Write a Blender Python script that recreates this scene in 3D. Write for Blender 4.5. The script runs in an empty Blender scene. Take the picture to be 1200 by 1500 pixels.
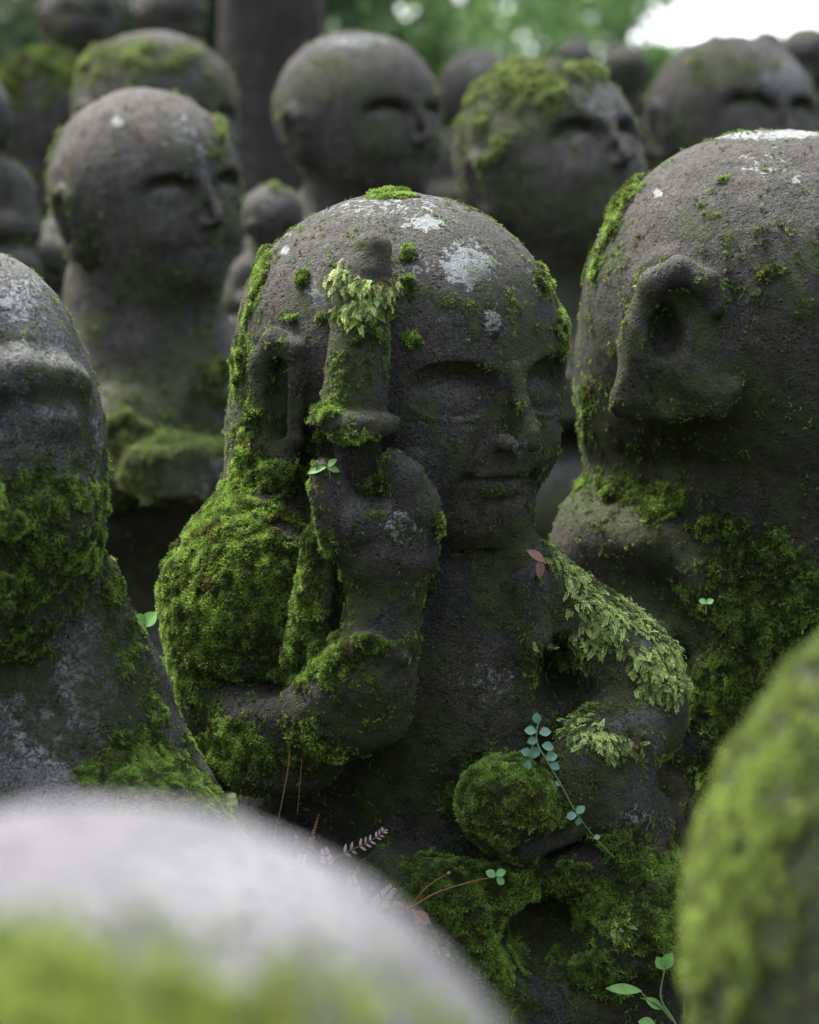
import bpy, math, random
import numpy as np
from mathutils import Vector, Matrix

# ------------------------------------------------------------------ camera
FPX = 4250.0                     # focal length in photo pixels (1200 wide)
PITCH = math.radians(6.0)
CAM = np.array([0.0, 0.0, 1.0])
scene = bpy.context.scene
cd = bpy.data.cameras.new("camera")
cam = bpy.data.objects.new("camera", cd)
scene.collection.objects.link(cam)
cam.location = CAM
cam.rotation_euler = (math.radians(90) - PITCH, 0, 0)
cd.sensor_fit = 'HORIZONTAL'
cd.sensor_width = 24.0
cd.lens = 85.0
cd.clip_start = 0.05
cd.clip_end = 500
cd.dof.use_dof = True
cd.dof.focus_distance = 2.91
cd.dof.aperture_fstop = 3.9
scene.camera = cam
# ------------------------------------------------------------------ world, sun, exposure
SUN_EL, SUN_AZ = math.radians(62), math.radians(-52)     # azimuth from +Y (away from the camera), negative is to the left
w = bpy.data.worlds.new("World"); scene.world = w; w.use_nodes = True
nt = w.node_tree
sky = nt.nodes.new('ShaderNodeTexSky'); sky.sky_type = 'NISHITA'; sky.sun_disc = False
sky.sun_elevation = SUN_EL; sky.sun_rotation = SUN_AZ
sky.dust_density = 3.0; sky.air_density = 1.0; sky.ozone_density = 1.0
bg = nt.nodes['Background']; bg.inputs['Strength'].default_value = 0.15
hs = nt.nodes.new('ShaderNodeHueSaturation'); hs.inputs['Saturation'].default_value = 0.5   # overcast: the blue washed out
nt.links.new(sky.outputs[0], hs.inputs['Color'])
# thin bright cloud low in the sky beyond the slope
wtc = nt.nodes.new('ShaderNodeTexCoord'); dotn = nt.nodes.new('ShaderNodeVectorMath'); dotn.operation = 'DOT_PRODUCT'; dotn.inputs[1].default_value = (.2, .95, .25)
nt.links.new(wtc.outputs['Generated'], dotn.inputs[0])
cr = nt.nodes.new('ShaderNodeMapRange'); cr.inputs[1].default_value = .6; cr.inputs[2].default_value = 1.0; cr.inputs[3].default_value = 0; cr.inputs[4].default_value = 1.0
nt.links.new(dotn.outputs['Value'], cr.inputs[0])
cm = nt.nodes.new('ShaderNodeMix'); cm.data_type = 'RGBA'; nt.links.new(cr.outputs[0], cm.inputs[0]); nt.links.new(hs.outputs[0], cm.inputs[6]); cm.inputs[7].default_value = (7.5, 7.8, 8, 1)
# an overcast sky is brightest overhead and dim at the horizon
sep = nt.nodes.new('ShaderNodeSeparateXYZ'); nt.links.new(wtc.outputs['Generated'], sep.inputs[0])
zr = nt.nodes.new('ShaderNodeMapRange'); zr.inputs[1].default_value = -.1; zr.inputs[2].default_value = 1.0; zr.inputs[3].default_value = .22; zr.inputs[4].default_value = 2.1
nt.links.new(sep.outputs['Z'], zr.inputs[0])
zm = nt.nodes.new('ShaderNodeVectorMath'); zm.operation = 'SCALE'; nt.links.new(hs.outputs[0], zm.inputs[0]); nt.links.new(zr.outputs[0], zm.inputs['Scale'])
nt.links.new(zm.outputs[0], cm.inputs[6])
nt.links.new(cm.outputs[2], bg.inputs['Color'])
ld = bpy.data.lights.new("sun", 'SUN'); ld.energy = 2.4; ld.angle = math.radians(20); ld.color = (1.0, 0.96, 0.89)
sun = bpy.data.objects.new("sun", ld); scene.collection.objects.link(sun)
sdir = Vector((math.sin(SUN_AZ) * math.cos(SUN_EL), math.cos(SUN_AZ) * math.cos(SUN_EL), math.sin(SUN_EL)))
sun.rotation_euler = sdir.to_track_quat('Z', 'Y').to_euler()
vs = scene.view_settings
vs.view_transform = 'Standard'; vs.look = 'None'; vs.exposure = 1.52; vs.gamma = 1.0
scene.cycles.use_denoising = True
scene.cycles.max_bounces = 6

RNG = np.random.default_rng(7)
random.seed(7)

# ------------------------------------------------------------------ picture <-> world
CR = np.array([1.0, 0, 0]); CF = np.array([0, math.cos(PITCH), -math.sin(PITCH)]); CU = np.array([0, math.sin(PITCH), math.cos(PITCH)])
def ray(px, py):
    return CF * FPX + CR * (px - 600) + CU * (750 - py)
def P(px, py, d):
    return CAM + ray(px, py) * (d / FPX)
def project(W):
    v = W - CAM
    d = v @ CF
    return 600 + FPX * (v @ CR) / d, 750 - FPX * (v @ CU) / d

# ------------------------------------------------------------------ vectorised noise
def _h(i, j, k, seed):
    n = (i.astype(np.uint32) * np.uint32(374761393)) ^ (j.astype(np.uint32) * np.uint32(668265263)) ^ (k.astype(np.uint32) * np.uint32(2246822519)) ^ np.uint32((seed * 3266489917) & 0xffffffff)
    n = (n ^ (n >> np.uint32(13))) * np.uint32(1274126177)
    n = (n ^ (n >> np.uint32(15))) * np.uint32(2654435761)
    n = n ^ (n >> np.uint32(16))
    return (n & np.uint32(0xffffff)).astype(np.float32) / 16777215.0
def vn(p, scale, seed=0):
    q = np.asarray(p, dtype=np.float64) / scale + 1000.0
    f0 = np.floor(q); f = (q - f0).astype(np.float32); f = f * f * (3 - 2 * f)
    i = f0.astype(np.int64)
    out = 0
    for dx in (0, 1):
        wx = f[:, 0] if dx else 1 - f[:, 0]
        for dy in (0, 1):
            wy = f[:, 1] if dy else 1 - f[:, 1]
            for dz in (0, 1):
                wz = f[:, 2] if dz else 1 - f[:, 2]
                out = out + wx * wy * wz * _h(i[:, 0] + dx, i[:, 1] + dy, i[:, 2] + dz, seed)
    return out
def fbm(p, scale, seed=0, oct=3):
    a = 0; wgt = 1; tot = 0
    for o in range(oct):
        a = a + wgt * vn(p, scale / 2 ** o, seed + o); tot += wgt; wgt *= .55
    return a / tot
def sst(e0, e1, x):
    t = np.clip((x - e0) / (e1 - e0), 0, 1); return t * t * (3 - 2 * t)

# ------------------------------------------------------------------ surface nets
def surface_nets(F, org, h):
    ins = F < 0
    nx, ny, nz = F.shape
    c = ins[:-1, :-1, :-1]
    cnt = np.zeros(c.shape, np.uint8)
    corners = [(a, b, d) for a in (0, 1) for b in (0, 1) for d in (0, 1)]
    for a, b, d in corners:
        cnt += ins[a:nx - 1 + a, b:ny - 1 + b, d:nz - 1 + d]
    act = (cnt > 0) & (cnt < 8)
    I = np.argwhere(act)
    vid = np.full(act.shape, -1, np.int32); vid[act] = np.arange(len(I))
    V = {(a, b, d): F[I[:, 0] + a, I[:, 1] + b, I[:, 2] + d] for a, b, d in corners}
    acc = np.zeros((len(I), 3)); num = np.zeros(len(I))
    for p in corners:
        for ax in range(3):
            if p[ax]: continue
            q = list(p); q[ax] = 1; q = tuple(q)
            f0, f1 = V[p], V[q]
            m = (f0 < 0) != (f1 < 0)
            t = np.where(m, f0 / np.where(m, f0 - f1, 1), 0)
            pos = np.zeros((len(I), 3)); pos[:] = p; pos[:, ax] = t
            acc += pos * m[:, None]; num += m
    verts = (I + acc / num[:, None]) * h + org
    quads = []
    for ax in range(3):
        s0 = [slice(None)] * 3; s1 = [slice(None)] * 3
        s0[ax] = slice(0, -1); s1[ax] = slice(1, None)
        a, b = ins[tuple(s0)], ins[tuple(s1)]
        o = [k for k in range(3) if k != ax]
        E = np.argwhere(a != b)
        E = E[(E[:, o[0]] > 0) & (E[:, o[1]] > 0) & (E[:, o[0]] < F.shape[o[0]] - 1) & (E[:, o[1]] < F.shape[o[1]] - 1)]
        sgn = a[E[:, 0], E[:, 1], E[:, 2]]
        def cell(da, db):
            e = E.copy(); e[:, o[0]] += da; e[:, o[1]] += db
            return vid[e[:, 0], e[:, 1], e[:, 2]]
        q = np.stack([cell(-1, -1), cell(0, -1), cell(0, 0), cell(-1, 0)], 1)
        flip = sgn if ax != 1 else ~sgn
        q[~flip] = q[~flip][:, ::-1]
        quads.append(q)
    return verts, np.concatenate(quads), I

def rotm(yaw=0, pitch=0, roll=0):
    """columns take a local vector into model space; yaw>0 turns the face (-y) to picture right; pitch>0 bows it down"""
    a, b, c = (math.radians(v) for v in (yaw, pitch, roll))
    Rz = np.array([[math.cos(a), -math.sin(a), 0], [math.sin(a), math.cos(a), 0], [0, 0, 1]])
    Rx = np.array([[1, 0, 0], [0, math.cos(b), -math.sin(b)], [0, math.sin(b), math.cos(b)]])
    Ry = np.array([[math.cos(c), 0, math.sin(c)], [0, 1, 0], [-math.sin(c), 0, math.cos(c)]])
    return Rz @ Rx @ Ry

class Model:
    """a carved stone described by blended solids; lengths in photo pixels at the statue's distance"""
    def __init__(s, ax, ay, d, h):
        s.ax, s.ay, s.d, s.h = ax, ay, d, h
        s.W0 = P(ax, ay, d); s.s = d / FPX; s.prims = []; s.groups = []
    def q(s, px, py, y=0):                     # the model point at depth offset y seen at (px, py)
        r = ray(px, py); t = (s.W0[1] + y * s.s) / r[1]
        return (CAM + r * t - s.W0) / s.s
    def gid(s, g):
        if g not in s.groups: s.groups.append(g)
        return s.groups.index(g)
    def E(s, c, r, R=None, k=20, op='u', g='torso'):
        s.prims.append(('E', np.array(c, float), np.array(r, float), np.eye(3) if R is None else R, k, op, s.gid(g)))
    def C(s, a, ra, b, rb, k=20, op='u', g='torso'):
        s.prims.append(('C', np.array(a, float), ra, np.array(b, float), rb, k, op, s.gid(g)))
    # in picture coordinates
    def e(s, px, py, y, rx, ry, rz, k=20, op='u', g='torso', R=None):
        s.E(s.q(px, py, y), (rx, ry, rz), R, k, op, g)
    def chain(s, pts, k=20, op='u', g='torso', pic=True):
        P_ = [(s.q(*p[:3]) if pic else np.array(p[:3], float), p[3]) for p in pts]
        for (a, ra), (b, rb) in zip(P_, P_[1:]): s.C(a, ra, b, rb, k, op, g)
    def build(s):
        lo = np.full(3, 1e9); hi = -lo; B = []
        for p in s.prims:
            if p[0] == 'E':
                ext = np.sqrt(((p[3] * p[2][None, :]) ** 2).sum(1)); a, b = p[1] - ext, p[1] + ext
            else:
                a = np.minimum(p[1] - p[2], p[3] - p[4]); b = np.maximum(p[1] + p[2], p[3] + p[4])
            B.append((a, b))
            if p[-2] == 'u': lo = np.minimum(lo, a); hi = np.maximum(hi, b)
        h = s.h; lo = lo - 3 * h - 12; hi = hi + 3 * h + 12
        n = np.ceil((hi - lo) / h).astype(int) + 1
        F = np.full(n, 60.0, np.float32); L = np.zeros(n, np.uint8); D0 = np.full(n, 1e6, np.float32)
        ax = [(lo[i] + np.arange(n[i]) * h).astype(np.float32) for i in range(3)]
        for p, (a, b) in zip(s.prims, B):
            k, op, g = p[-3:]
            pad = k + 2.5 * h
            i0 = np.clip(np.floor((a - pad - lo) / h).astype(int), 0, n); i1 = np.clip(np.ceil((b + pad - lo) / h).astype(int) + 1, 0, n)
            if (i1 <= i0).any(): continue
            sl = tuple(slice(i0[i], i1[i]) for i in range(3))
            X = ax[0][sl[0]][:, None, None]; Y = ax[1][sl[1]][None, :, None]; Z = ax[2][sl[2]][None, None, :]
            if p[0] == 'E':
                X, Y, Z = X - np.float32(p[1][0]), Y - np.float32(p[1][1]), Z - np.float32(p[1][2])
                R = p[3].astype(np.float32); r = p[2].astype(np.float32)
                u = (X * R[0, 0] + Y * R[1, 0] + Z * R[2, 0]) / r[0]
                v = (X * R[0, 1] + Y * R[1, 1] + Z * R[2, 1]) / r[1]
                w_ = (X * R[0, 2] + Y * R[1, 2] + Z * R[2, 2]) / r[2]
                k0 = np.sqrt(u * u + v * v + w_ * w_); k1 = np.sqrt((u / r[0]) ** 2 + (v / r[1]) ** 2 + (w_ / r[2]) ** 2) + 1e-9
                d = k0 * (k0 - 1) / k1
            else:
                A, Bv = p[1].astype(np.float32), (p[3] - p[1]).astype(np.float32)
                X, Y, Z = X - A[0], Y - A[1], Z - A[2]
                t = np.clip((X * Bv[0] + Y * Bv[1] + Z * Bv[2]) / max(float(Bv @ Bv), 1e-6), 0, 1)
                d = np.sqrt((X - t * Bv[0]) ** 2 + (Y - t * Bv[1]) ** 2 + (Z - t * Bv[2]) ** 2) - (p[2] + (p[4] - p[2]) * t)
            f = F[sl]
            if op == 'u':
                L[sl] = np.where(d < D0[sl], g, L[sl]); D0[sl] = np.minimum(D0[sl], d)
                if k > 0:
                    hh = np.maximum(k - np.abs(f - d), 0) / k; F[sl] = np.minimum(f, d) - hh * hh * k * .25
                else: F[sl] = np.minimum(f, d)
            else:
                d = -d; hh = np.maximum(k - np.abs(f - d), 0) / k; F[sl] = np.maximum(f, d) + hh * hh * k * .25
        v, q, I = surface_nets(F, lo, h)
        lab = L[I[:, 0], I[:, 1], I[:, 2]]
        # drop islands of nothing: keep all
        return v, q, lab

    # a carved head: local frame, face looks along -y, unit = half width
    def head(s, c, R, yaw=0, pitch=0, roll=0, zs=1.0, relief=1.0, ears=(1, 1), ear_scale=1.0, smile=0.0, jaw=1.0, brow=1.0, face=True, fz=0.0):
        M = rotm(yaw, pitch, roll)
        T = lambda p: c + R * (M @ np.array([p[0], p[1], p[2] * zs]))
        base = [((0, .02, .08), (1.0, 1.0, .93)), ((0, -.29 * jaw, -.43), (.73, .67, .66))]
        def bf(p):
            o = 9
            for cc, rr in base:
                u = [(p[i] - cc[i]) / rr[i] for i in range(3)]
                k0 = math.sqrt(sum(x * x for x in u)); k1 = math.sqrt(sum((x / rr[i]) ** 2 for i, x in enumerate(u))) + 1e-9
                d = k0 * (k0 - 1) / k1; hh = max(.3 - abs(o - d), 0) / .3; o = min(o, d) - hh * hh * .075
            return o
        def sy(x, z, off=0):                    # the front surface of the bare skull
            z = z + fz
            y = -2.0
            for _ in range(60):
                d = bf((x, y, z))
                if d < .003: break
                y += max(d * .7, .003)
                if y > 0: y = -.1; break
            return (x, y + off, z)
        def sx(sd, y, z, off=0):
            x = 2.0
            for _ in range(60):
                d = bf((x, y, z))
                if d < .003: break
                x -= max(d * .7, .003)
                if x < .3: break
            return (sd * (x + off), y, z)
        g = 'head'
        for i, (cc, rr) in enumerate(base):
            s.E(T(cc), (rr[0] * R, rr[1] * R, rr[2] * R * zs), M, k=(.3 * R if i else 2), g=g)
        def ch(pts, k=.05, op='u', g='head'):
            s.chain([tuple(T(p)) + (r * R,) for p, r in pts], k * R, op, g, pic=False)
        def el(p, r, k=.05, op='u', g='head', M2=None):
            s.E(T(p), (r[0] * R, r[1] * R, r[2] * R * zs), M if M2 is None else M2, k * R, op, g)
        q = relief
        if face:
            for sd in (-1, 1):
                def oriented(x, z, off):                                                         # a point sunk below the skin, and the skin's own turn there
                    p0 = np.array(sy(sd * x, z)); nv = np.array([p0[0], p0[1], 0]); nv /= np.linalg.norm(nv)
                    return tuple(p0 - nv * off), M @ rotm(yaw=math.degrees(math.atan2(nv[0], -nv[1])))
                p_, m_ = oriented(.38, -.175, .0); el(p_, (.33, .13 * q, .17), .012, 's', M2=m_)    # socket, crisp under the brow
                p_, m_ = oriented(.41, -.275, .16); el(p_, (.26, .145, .15), .03, M2=m_)         # closed lid
                ch([(sy(sd * x, z, .0), .012) for x, z in ((.16, -.32), (.25, -.365), (.39, -.385), (.52, -.36), (.62, -.3))], .012, 's')   # slit
                ch([(sy(sd * x, z, .035), .03 * brow) for x, z in ((.1, -.06), (.2, .005), (.38, .03), (.56, .0), (.7, -.09))], .03)
                ch([(sy(sd * .19, -.46, .0), .022), (sy(sd * .27, -.58, .0), .016)], .03, 's')    # cheek fold
                el(sy(sd * .34, -.55, .2), (.24, .2, .2), .12)                                   # cheek
            ch([(sy(0, -.06, .01), .045), (sy(0, -.24, -.06), .045), (sy(0, -.42, -.155), .055), (sy(0, -.475, -.175), .055)], .03)
            for sd in (-1, 1):
                el(sy(sd * .075, -.485, -.05), (.05, .085, .05), .03)
                ch([(sy(sd * .16, -.2, -.0), .05), (sy(sd * .17, -.4, -.02), .035)], .05, 's')    # flank of the nose
            for sd in (-1, 1): el(sy(sd * .045, -.545, -.09), (.02, .04, .015), .015, 's')
            ch([(sy(0, -.57, -.02), .02), (sy(0, -.63, -.02), .025)], .02, 's')
            zz = lambda x: smile * x * x * 3
            ch([(sy(x, -.665 + zz(x) + (.012 if abs(x) == .07 else 0), .02), .032) for x in (-.2, -.07, 0, .07, .2)], .03)
            ch([(sy(x, -.765 + zz(x), .01), .038) for x in (-.13, 0, .13)], .03)
            ch([(sy(x, -.712 + zz(x), -.022), .013) for x in (-.24, -.12, 0, .12, .24)], .012, 's')
            ch([(sy(x, -.712 + zz(x), -.005), .02) for x in (-.2, 0, .2)], .01, 's')
            for sd in (-1, 1): el(sy(sd * .26, -.71 + smile * .2, -.0), (.04, .05, .04), .04, 's')
            ch([(sy(x, -.845, -.01), .025) for x in (-.1, .1)], .06, 's')
            el(sy(0, -.92, .19), (.3, .22, .2), .16)
        for sd, on in ((-1, ears[0]), (1, ears[1])):
            if not on: continue
            ge = 'ear:' + str(sd)
            e_ = ear_scale
            loop = ((-.13, -.10), (-.10, .10), (0, .19), (.12, .14), (.17, -.02), (.15, -.2), (.1, -.4), (.04, -.52), (-.05, -.5), (-.09, -.36), (-.11, -.22), (-.13, -.10))
            el(sx(sd, .05, -.18, -.06), (.12, .2 * e_, .42 * e_), .05, g=ge)
            ch([(sx(sd, .05 + a * e_, -.1 + b * e_, .03), .062 * (1.0 if b > -.3 else 1.1)) for a, b in loop], .03, g=ge)
            ch([(sx(sd, .06 + a * e_, -.1 + b * e_, .07), .06 * e_) for a, b in ((.02, .06), (.03, -.1), (0, -.3))], .04, 's', g=ge)

# ------------------------------------------------------------------ materials
def new_mat(name):
    m = bpy.data.materials.new(name); m.use_nodes = True
    n = m.node_tree; b = n.nodes['Principled BSDF']
    return m, n, b
def N(n, t, **kw):
    x = n.nodes.new(t)
    for k, v in kw.items():
        if k.startswith('i_'): x.inputs[int(k[2:])].default_value = v
        else: setattr(x, k, v)
    return x
def ramp(n, src, stops):
    r = n.nodes.new('ShaderNodeValToRGB')
    while len(r.color_ramp.elements) < len(stops): r.color_ramp.elements.new(.5)
    for e, (p, c) in zip(r.color_ramp.elements, stops):
        e.position = p; e.color = (c[0], c[1], c[2], 1) if hasattr(c, '__len__') else (c, c, c, 1)
    n.links.new(src, r.inputs[0]); return r.outputs[0]
def mixc(n, f, a, b, mode='MIX'):
    m = n.nodes.new('ShaderNodeMix'); m.data_type = 'RGBA'; m.blend_type = mode
    for v, sock in ((f, m.inputs[0]), (a, m.inputs[6]), (b, m.inputs[7])):
        if hasattr(v, 'is_output'): n.links.new(v, sock)
        elif hasattr(v, '__len__'): sock.default_value = (*v, 1)
        else: sock.default_value = v
    return m.outputs[2]
def math_(n, op, a, b=None, c=None):
    m = n.nodes.new('ShaderNodeMath'); m.operation = op; m.use_clamp = False
    for v, i in ((a, 0), (b, 1), (c, 2)):
        if v is None: continue
        if hasattr(v, 'is_output'): n.links.new(v, m.inputs[i])
        else: m.inputs[i].default_value = v
    return m.outputs[0]
def noise(n, co, sc, det=4, rough=.55, dist=0):
    x = n.nodes.new('ShaderNodeTexNoise'); x.inputs['Scale'].default_value = sc; x.inputs['Detail'].default_value = det
    x.inputs['Roughness'].default_value = rough; x.inputs['Distortion'].default_value = dist
    n.links.new(co, x.inputs['Vector']); return x.outputs['Fac']

def stone_mat(name, dark, light, green=(.045, .06, .016), warm=(.12, .085, .055), lichen=(.33, .35, .335)):
    """pitted volcanic stone; 'moss' and 'lichen' are painted patches on the stone itself"""
    m, n, b = new_mat(name); L = n.links
    tc = n.nodes.new('ShaderNodeTexCoord'); geo = n.nodes.new('ShaderNodeNewGeometry'); co = geo.outputs['Position']
    am = n.nodes.new('ShaderNodeAttribute'); am.attribute_name = 'moss'
    al = n.nodes.new('ShaderNodeAttribute'); al.attribute_name = 'lichen'
    ad = n.nodes.new('ShaderNodeAttribute'); ad.attribute_name = 'dry'
    big = noise(n, co, 9, 4, .6); mid = noise(n, co, 70, 4, .6); fine = noise(n, co, 420, 3, .7); tiny = noise(n, co, 1100, 2, .7)
    c = mixc(n, ramp(n, mid, [(.3, 0), (.72, 1)]), dark, light)
    c = mixc(n, math_(n, 'MULTIPLY', ramp(n, big, [(.45, 0), (.7, 1)]), .5), c, warm)
    # upward faces paler: dry skin plus top light painted into the tone
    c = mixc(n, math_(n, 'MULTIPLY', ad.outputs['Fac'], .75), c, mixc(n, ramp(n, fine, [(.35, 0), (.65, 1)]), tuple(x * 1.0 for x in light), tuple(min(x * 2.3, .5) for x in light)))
    # dark pits
    vo = n.nodes.new('ShaderNodeTexVoronoi'); vo.inputs['Scale'].default_value = 260; L.new(co, vo.inputs['Vector'])
    vo.inputs['Randomness'].default_value = 1.0
    vo2 = n.nodes.new('ShaderNodeTexVoronoi'); vo2.inputs['Scale'].default_value = 120; L.new(co, vo2.inputs['Vector'])
    gate = ramp(n, noise(n, co, 160, 2), [(.53, 0), (.62, 1)])
    gate2 = ramp(n, noise(n, co, 55, 2), [(.55, 0), (.62, 1)])
    pit = math_(n, 'MULTIPLY', ramp(n, vo.outputs['Distance'], [(.18, 1), (.42, 0)]), gate)
    pit2 = math_(n, 'MULTIPLY', ramp(n, vo2.outputs['Distance'], [(.15, 1), (.32, 0)]), gate2)
    pits = math_(n, 'MAXIMUM', pit, pit2)
    c = mixc(n, math_(n, 'MULTIPLY', pits, .5), c, tuple(x * .4 for x in dark))
    # water has run down and left paler and darker streaks
    mp = n.nodes.new('ShaderNodeMapping'); mp.inputs['Scale'].default_value = (1, 1, .16); L.new(co, mp.inputs['Vector'])
    c = mixc(n, ramp(n, noise(n, mp.outputs[0], 65, 5, .65), [(.35, .65), (.52, 0)]), c, tuple(x * .45 for x in dark))
    c = mixc(n, ramp(n, noise(n, mp.outputs[0], 38, 5, .7, .5), [(.56, 0), (.72, .4)]), c, tuple(min(x * 1.9, .4) for x in light))
    # pale mineral grain
    c = mixc(n, math_(n, 'MULTIPLY', ramp(n, tiny, [(.62, 0), (.72, 1)]), .45), c, tuple(min(1, x * 2.6) for x in light))
    c = mixc(n, ramp(n, noise(n, co, 300, 4, .8), [(.42, .7), (.58, 0)]), c, tuple(x * .25 for x in dark))
    c = mixc(n, ramp(n, noise(n, co, 620, 3, .8), [(.55, 0), (.63, .65)]), c, tuple(min(1, x * 2.4) for x in light))
    # lichen crusts
    ln = noise(n, co, 130, 5, .75, .6)
    ln = ramp(n, ln, [(.3, 0), (.7, 1)])
    lf = math_(n, 'ADD', math_(n, 'MULTIPLY', al.outputs['Fac'], 1.0), math_(n, 'SUBTRACT', ln, 1.0))
    lf = ramp(n, lf, [(.02, 0), (.12, 1)])
    c = mixc(n, math_(n, 'MULTIPLY', lf, .8), c, mixc(n, fine, tuple(x * .75 for x in lichen), lichen))
    # speckles of lichen everywhere
    sp = ramp(n, noise(n, co, 95, 5, .8), [(.66, 0), (.70, 1)])
    c = mixc(n, math_(n, 'MULTIPLY', math_(n, 'MULTIPLY', sp, ad.outputs['Fac']), .7), c, tuple(x * .7 for x in lichen))
    oc = ramp(n, noise(n, co, 48, 6, .85), [(.64, 0), (.69, .55)])
    c = mixc(n, oc, c, (.20, .135, .035))
    # green and brown algal film
    fn = noise(n, co, 60, 6, .75)
    ff = ramp(n, math_(n, 'ADD', math_(n, 'MULTIPLY', am.outputs['Fac'], 1.1), math_(n, 'SUBTRACT', fn, .95)), [(.0, 0), (.25, 1)])
    gc = mixc(n, ramp(n, mid, [(.35, 0), (.65, 1)]), tuple(x * .5 for x in green), green)
    gc = mixc(n, ramp(n, noise(n, co, 40, 3), [(.55, 0), (.75, .6)]), gc, (.075, .055, .02))
    c = mixc(n, math_(n, 'MULTIPLY', ff, .85), c, gc)
    L.new(c, b.inputs['Base Color'])
    b.inputs['Roughness'].default_value = .82
    b.inputs['Specular IOR Level'].default_value = .35
    hgt = math_(n, 'ADD', math_(n, 'MULTIPLY', mid, 1.2), math_(n, 'MULTIPLY', fine, .8))
    hgt = math_(n, 'SUBTRACT', hgt, math_(n, 'MULTIPLY', pits, .9))
    hgt = math_(n, 'ADD', hgt, math_(n, 'MULTIPLY', lf, .35))
    hgt = math_(n, 'ADD', hgt, math_(n, 'MULTIPLY', math_(n, 'MULTIPLY', ff, noise(n, co, 330, 3, .8)), 1.6))
    bp = n.nodes.new('ShaderNodeBump'); bp.inputs['Distance'].default_value = .0042; bp.inputs['Strength'].default_value = 1.0
    L.new(hgt, bp.inputs['Height']); L.new(bp.outputs[0], b.inputs['Normal'])
    return m

def leaf_mat(name, rough=.55, trans=.35, base=None):
    m, n, b = new_mat(name); L = n.links
    a = n.nodes.new('ShaderNodeAttribute'); a.attribute_name = 'col'
    col = a.outputs['Color']
    if base is not None:
        geo = n.nodes.new('ShaderNodeNewGeometry')
        col = mixc(n, noise(n, geo.outputs['Position'], 150, 3), tuple(x * .6 for x in base), tuple(x * 1.35 for x in base))
    L.new(col, b.inputs['Base Color']); b.inputs['Roughness'].default_value = rough
    b.inputs['Specular IOR Level'].default_value = .3
    tr = n.nodes.new('ShaderNodeBsdfTranslucent'); L.new(col, tr.inputs['Color'])
    mx = n.nodes.new('ShaderNodeMixShader'); mx.inputs[0].default_value = trans
    L.new(b.outputs[0], mx.inputs[1]); L.new(tr.outputs[0], mx.inputs[2])
    L.new(mx.outputs[0], n.nodes['Material Output'].inputs['Surface'])
    return m
def plain_mat(name, c0, c1, sc=60, rough=.85, bump=.4, dist=.004):
    m, n, b = new_mat(name); L = n.links
    geo = n.nodes.new('ShaderNodeNewGeometry'); co = geo.outputs['Position']
    f = noise(n, co, sc, 5, .65)
    L.new(mixc(n, ramp(n, f, [(.3, 0), (.7, 1)]), c0, c1), b.inputs['Base Color']); b.inputs['Roughness'].default_value = rough
    bp = n.nodes.new('ShaderNodeBump'); bp.inputs['Distance'].default_value = dist; bp.inputs['Strength'].default_value = bump
    L.new(f, bp.inputs['Height']); L.new(bp.outputs[0], b.inputs['Normal'])
    return m

STONE = stone_mat('dark_andesite', (.019, .0185, .0145), (.054, .051, .041), green=(.062, .078, .022))
STONE_PALE = stone_mat('pale_andesite', (.045, .045, .038), (.115, .115, .105), lichen=(.34, .35, .34))
STONE_BACK = stone_mat('weathered_andesite', (.026, .025, .020), (.088, .080, .069), green=(.085, .10, .04), warm=(.12, .09, .08))
MOSS = leaf_mat('moss_leaves', .6, .35)

# ------------------------------------------------------------------ mesh helpers
def mesh_obj(name, V, Fq, mat, parent=None, loc=(0, 0, 0), smooth=True, normals=None, attrs=None, colors=None):
    me = bpy.data.meshes.new(name)
    V = np.asarray(V, np.float32)
    faces = np.asarray(Fq, np.int32)
    k = faces.shape[1]
    me.vertices.add(len(V)); me.vertices.foreach_set('co', V.ravel())
    me.loops.add(faces.size); me.loops.foreach_set('vertex_index', faces.ravel())
    me.polygons.add(len(faces)); me.polygons.foreach_set('loop_start', np.arange(0, faces.size, k, dtype=np.int32))
    me.polygons.foreach_set('loop_total', np.full(len(faces), k, np.int32))
    me.update(calc_edges=True)
    me.polygons.foreach_set('use_smooth', np.full(len(faces), smooth))
    for nm, v in (attrs or {}).items():
        a = me.attributes.new(nm, 'FLOAT', 'POINT'); a.data.foreach_set('value', np.asarray(v, np.float32))
    if colors is not None:
        a = me.attributes.new('col', 'FLOAT_COLOR', 'POINT')
        cc = np.ones((len(V), 4), np.float32); cc[:, :3] = colors; a.data.foreach_set('color', cc.ravel())
    if normals is not None:
        me.normals_split_custom_set_from_vertices([tuple(x) for x in normals])
    me.materials.append(mat)
    o = bpy.data.objects.new(name, me); scene.collection.objects.link(o)
    o.location = loc
    if parent: o.parent = parent
    return o
def tag(o, label=None, cat=None, group=None, kind=None):
    for k, v in (('label', label), ('category', cat), ('group', group), ('kind', kind)):
        if v: o[k] = v
    return o
def empty(name, loc):
    o = bpy.data.objects.new(name, None); scene.collection.objects.link(o); o.location = loc; o.empty_display_size = .05
    return o
def vert_normals(V, Q):
    n = np.zeros_like(V)
    fn = np.cross(V[Q[:, 2]] - V[Q[:, 0]], V[Q[:, 3]] - V[Q[:, 1]])
    for i in range(4): 
        for c in range(3): n[:, c] += np.bincount(Q[:, i], fn[:, c], len(V))
    return n / (np.linalg.norm(n, axis=1, keepdims=True) + 1e-12), fn

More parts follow.
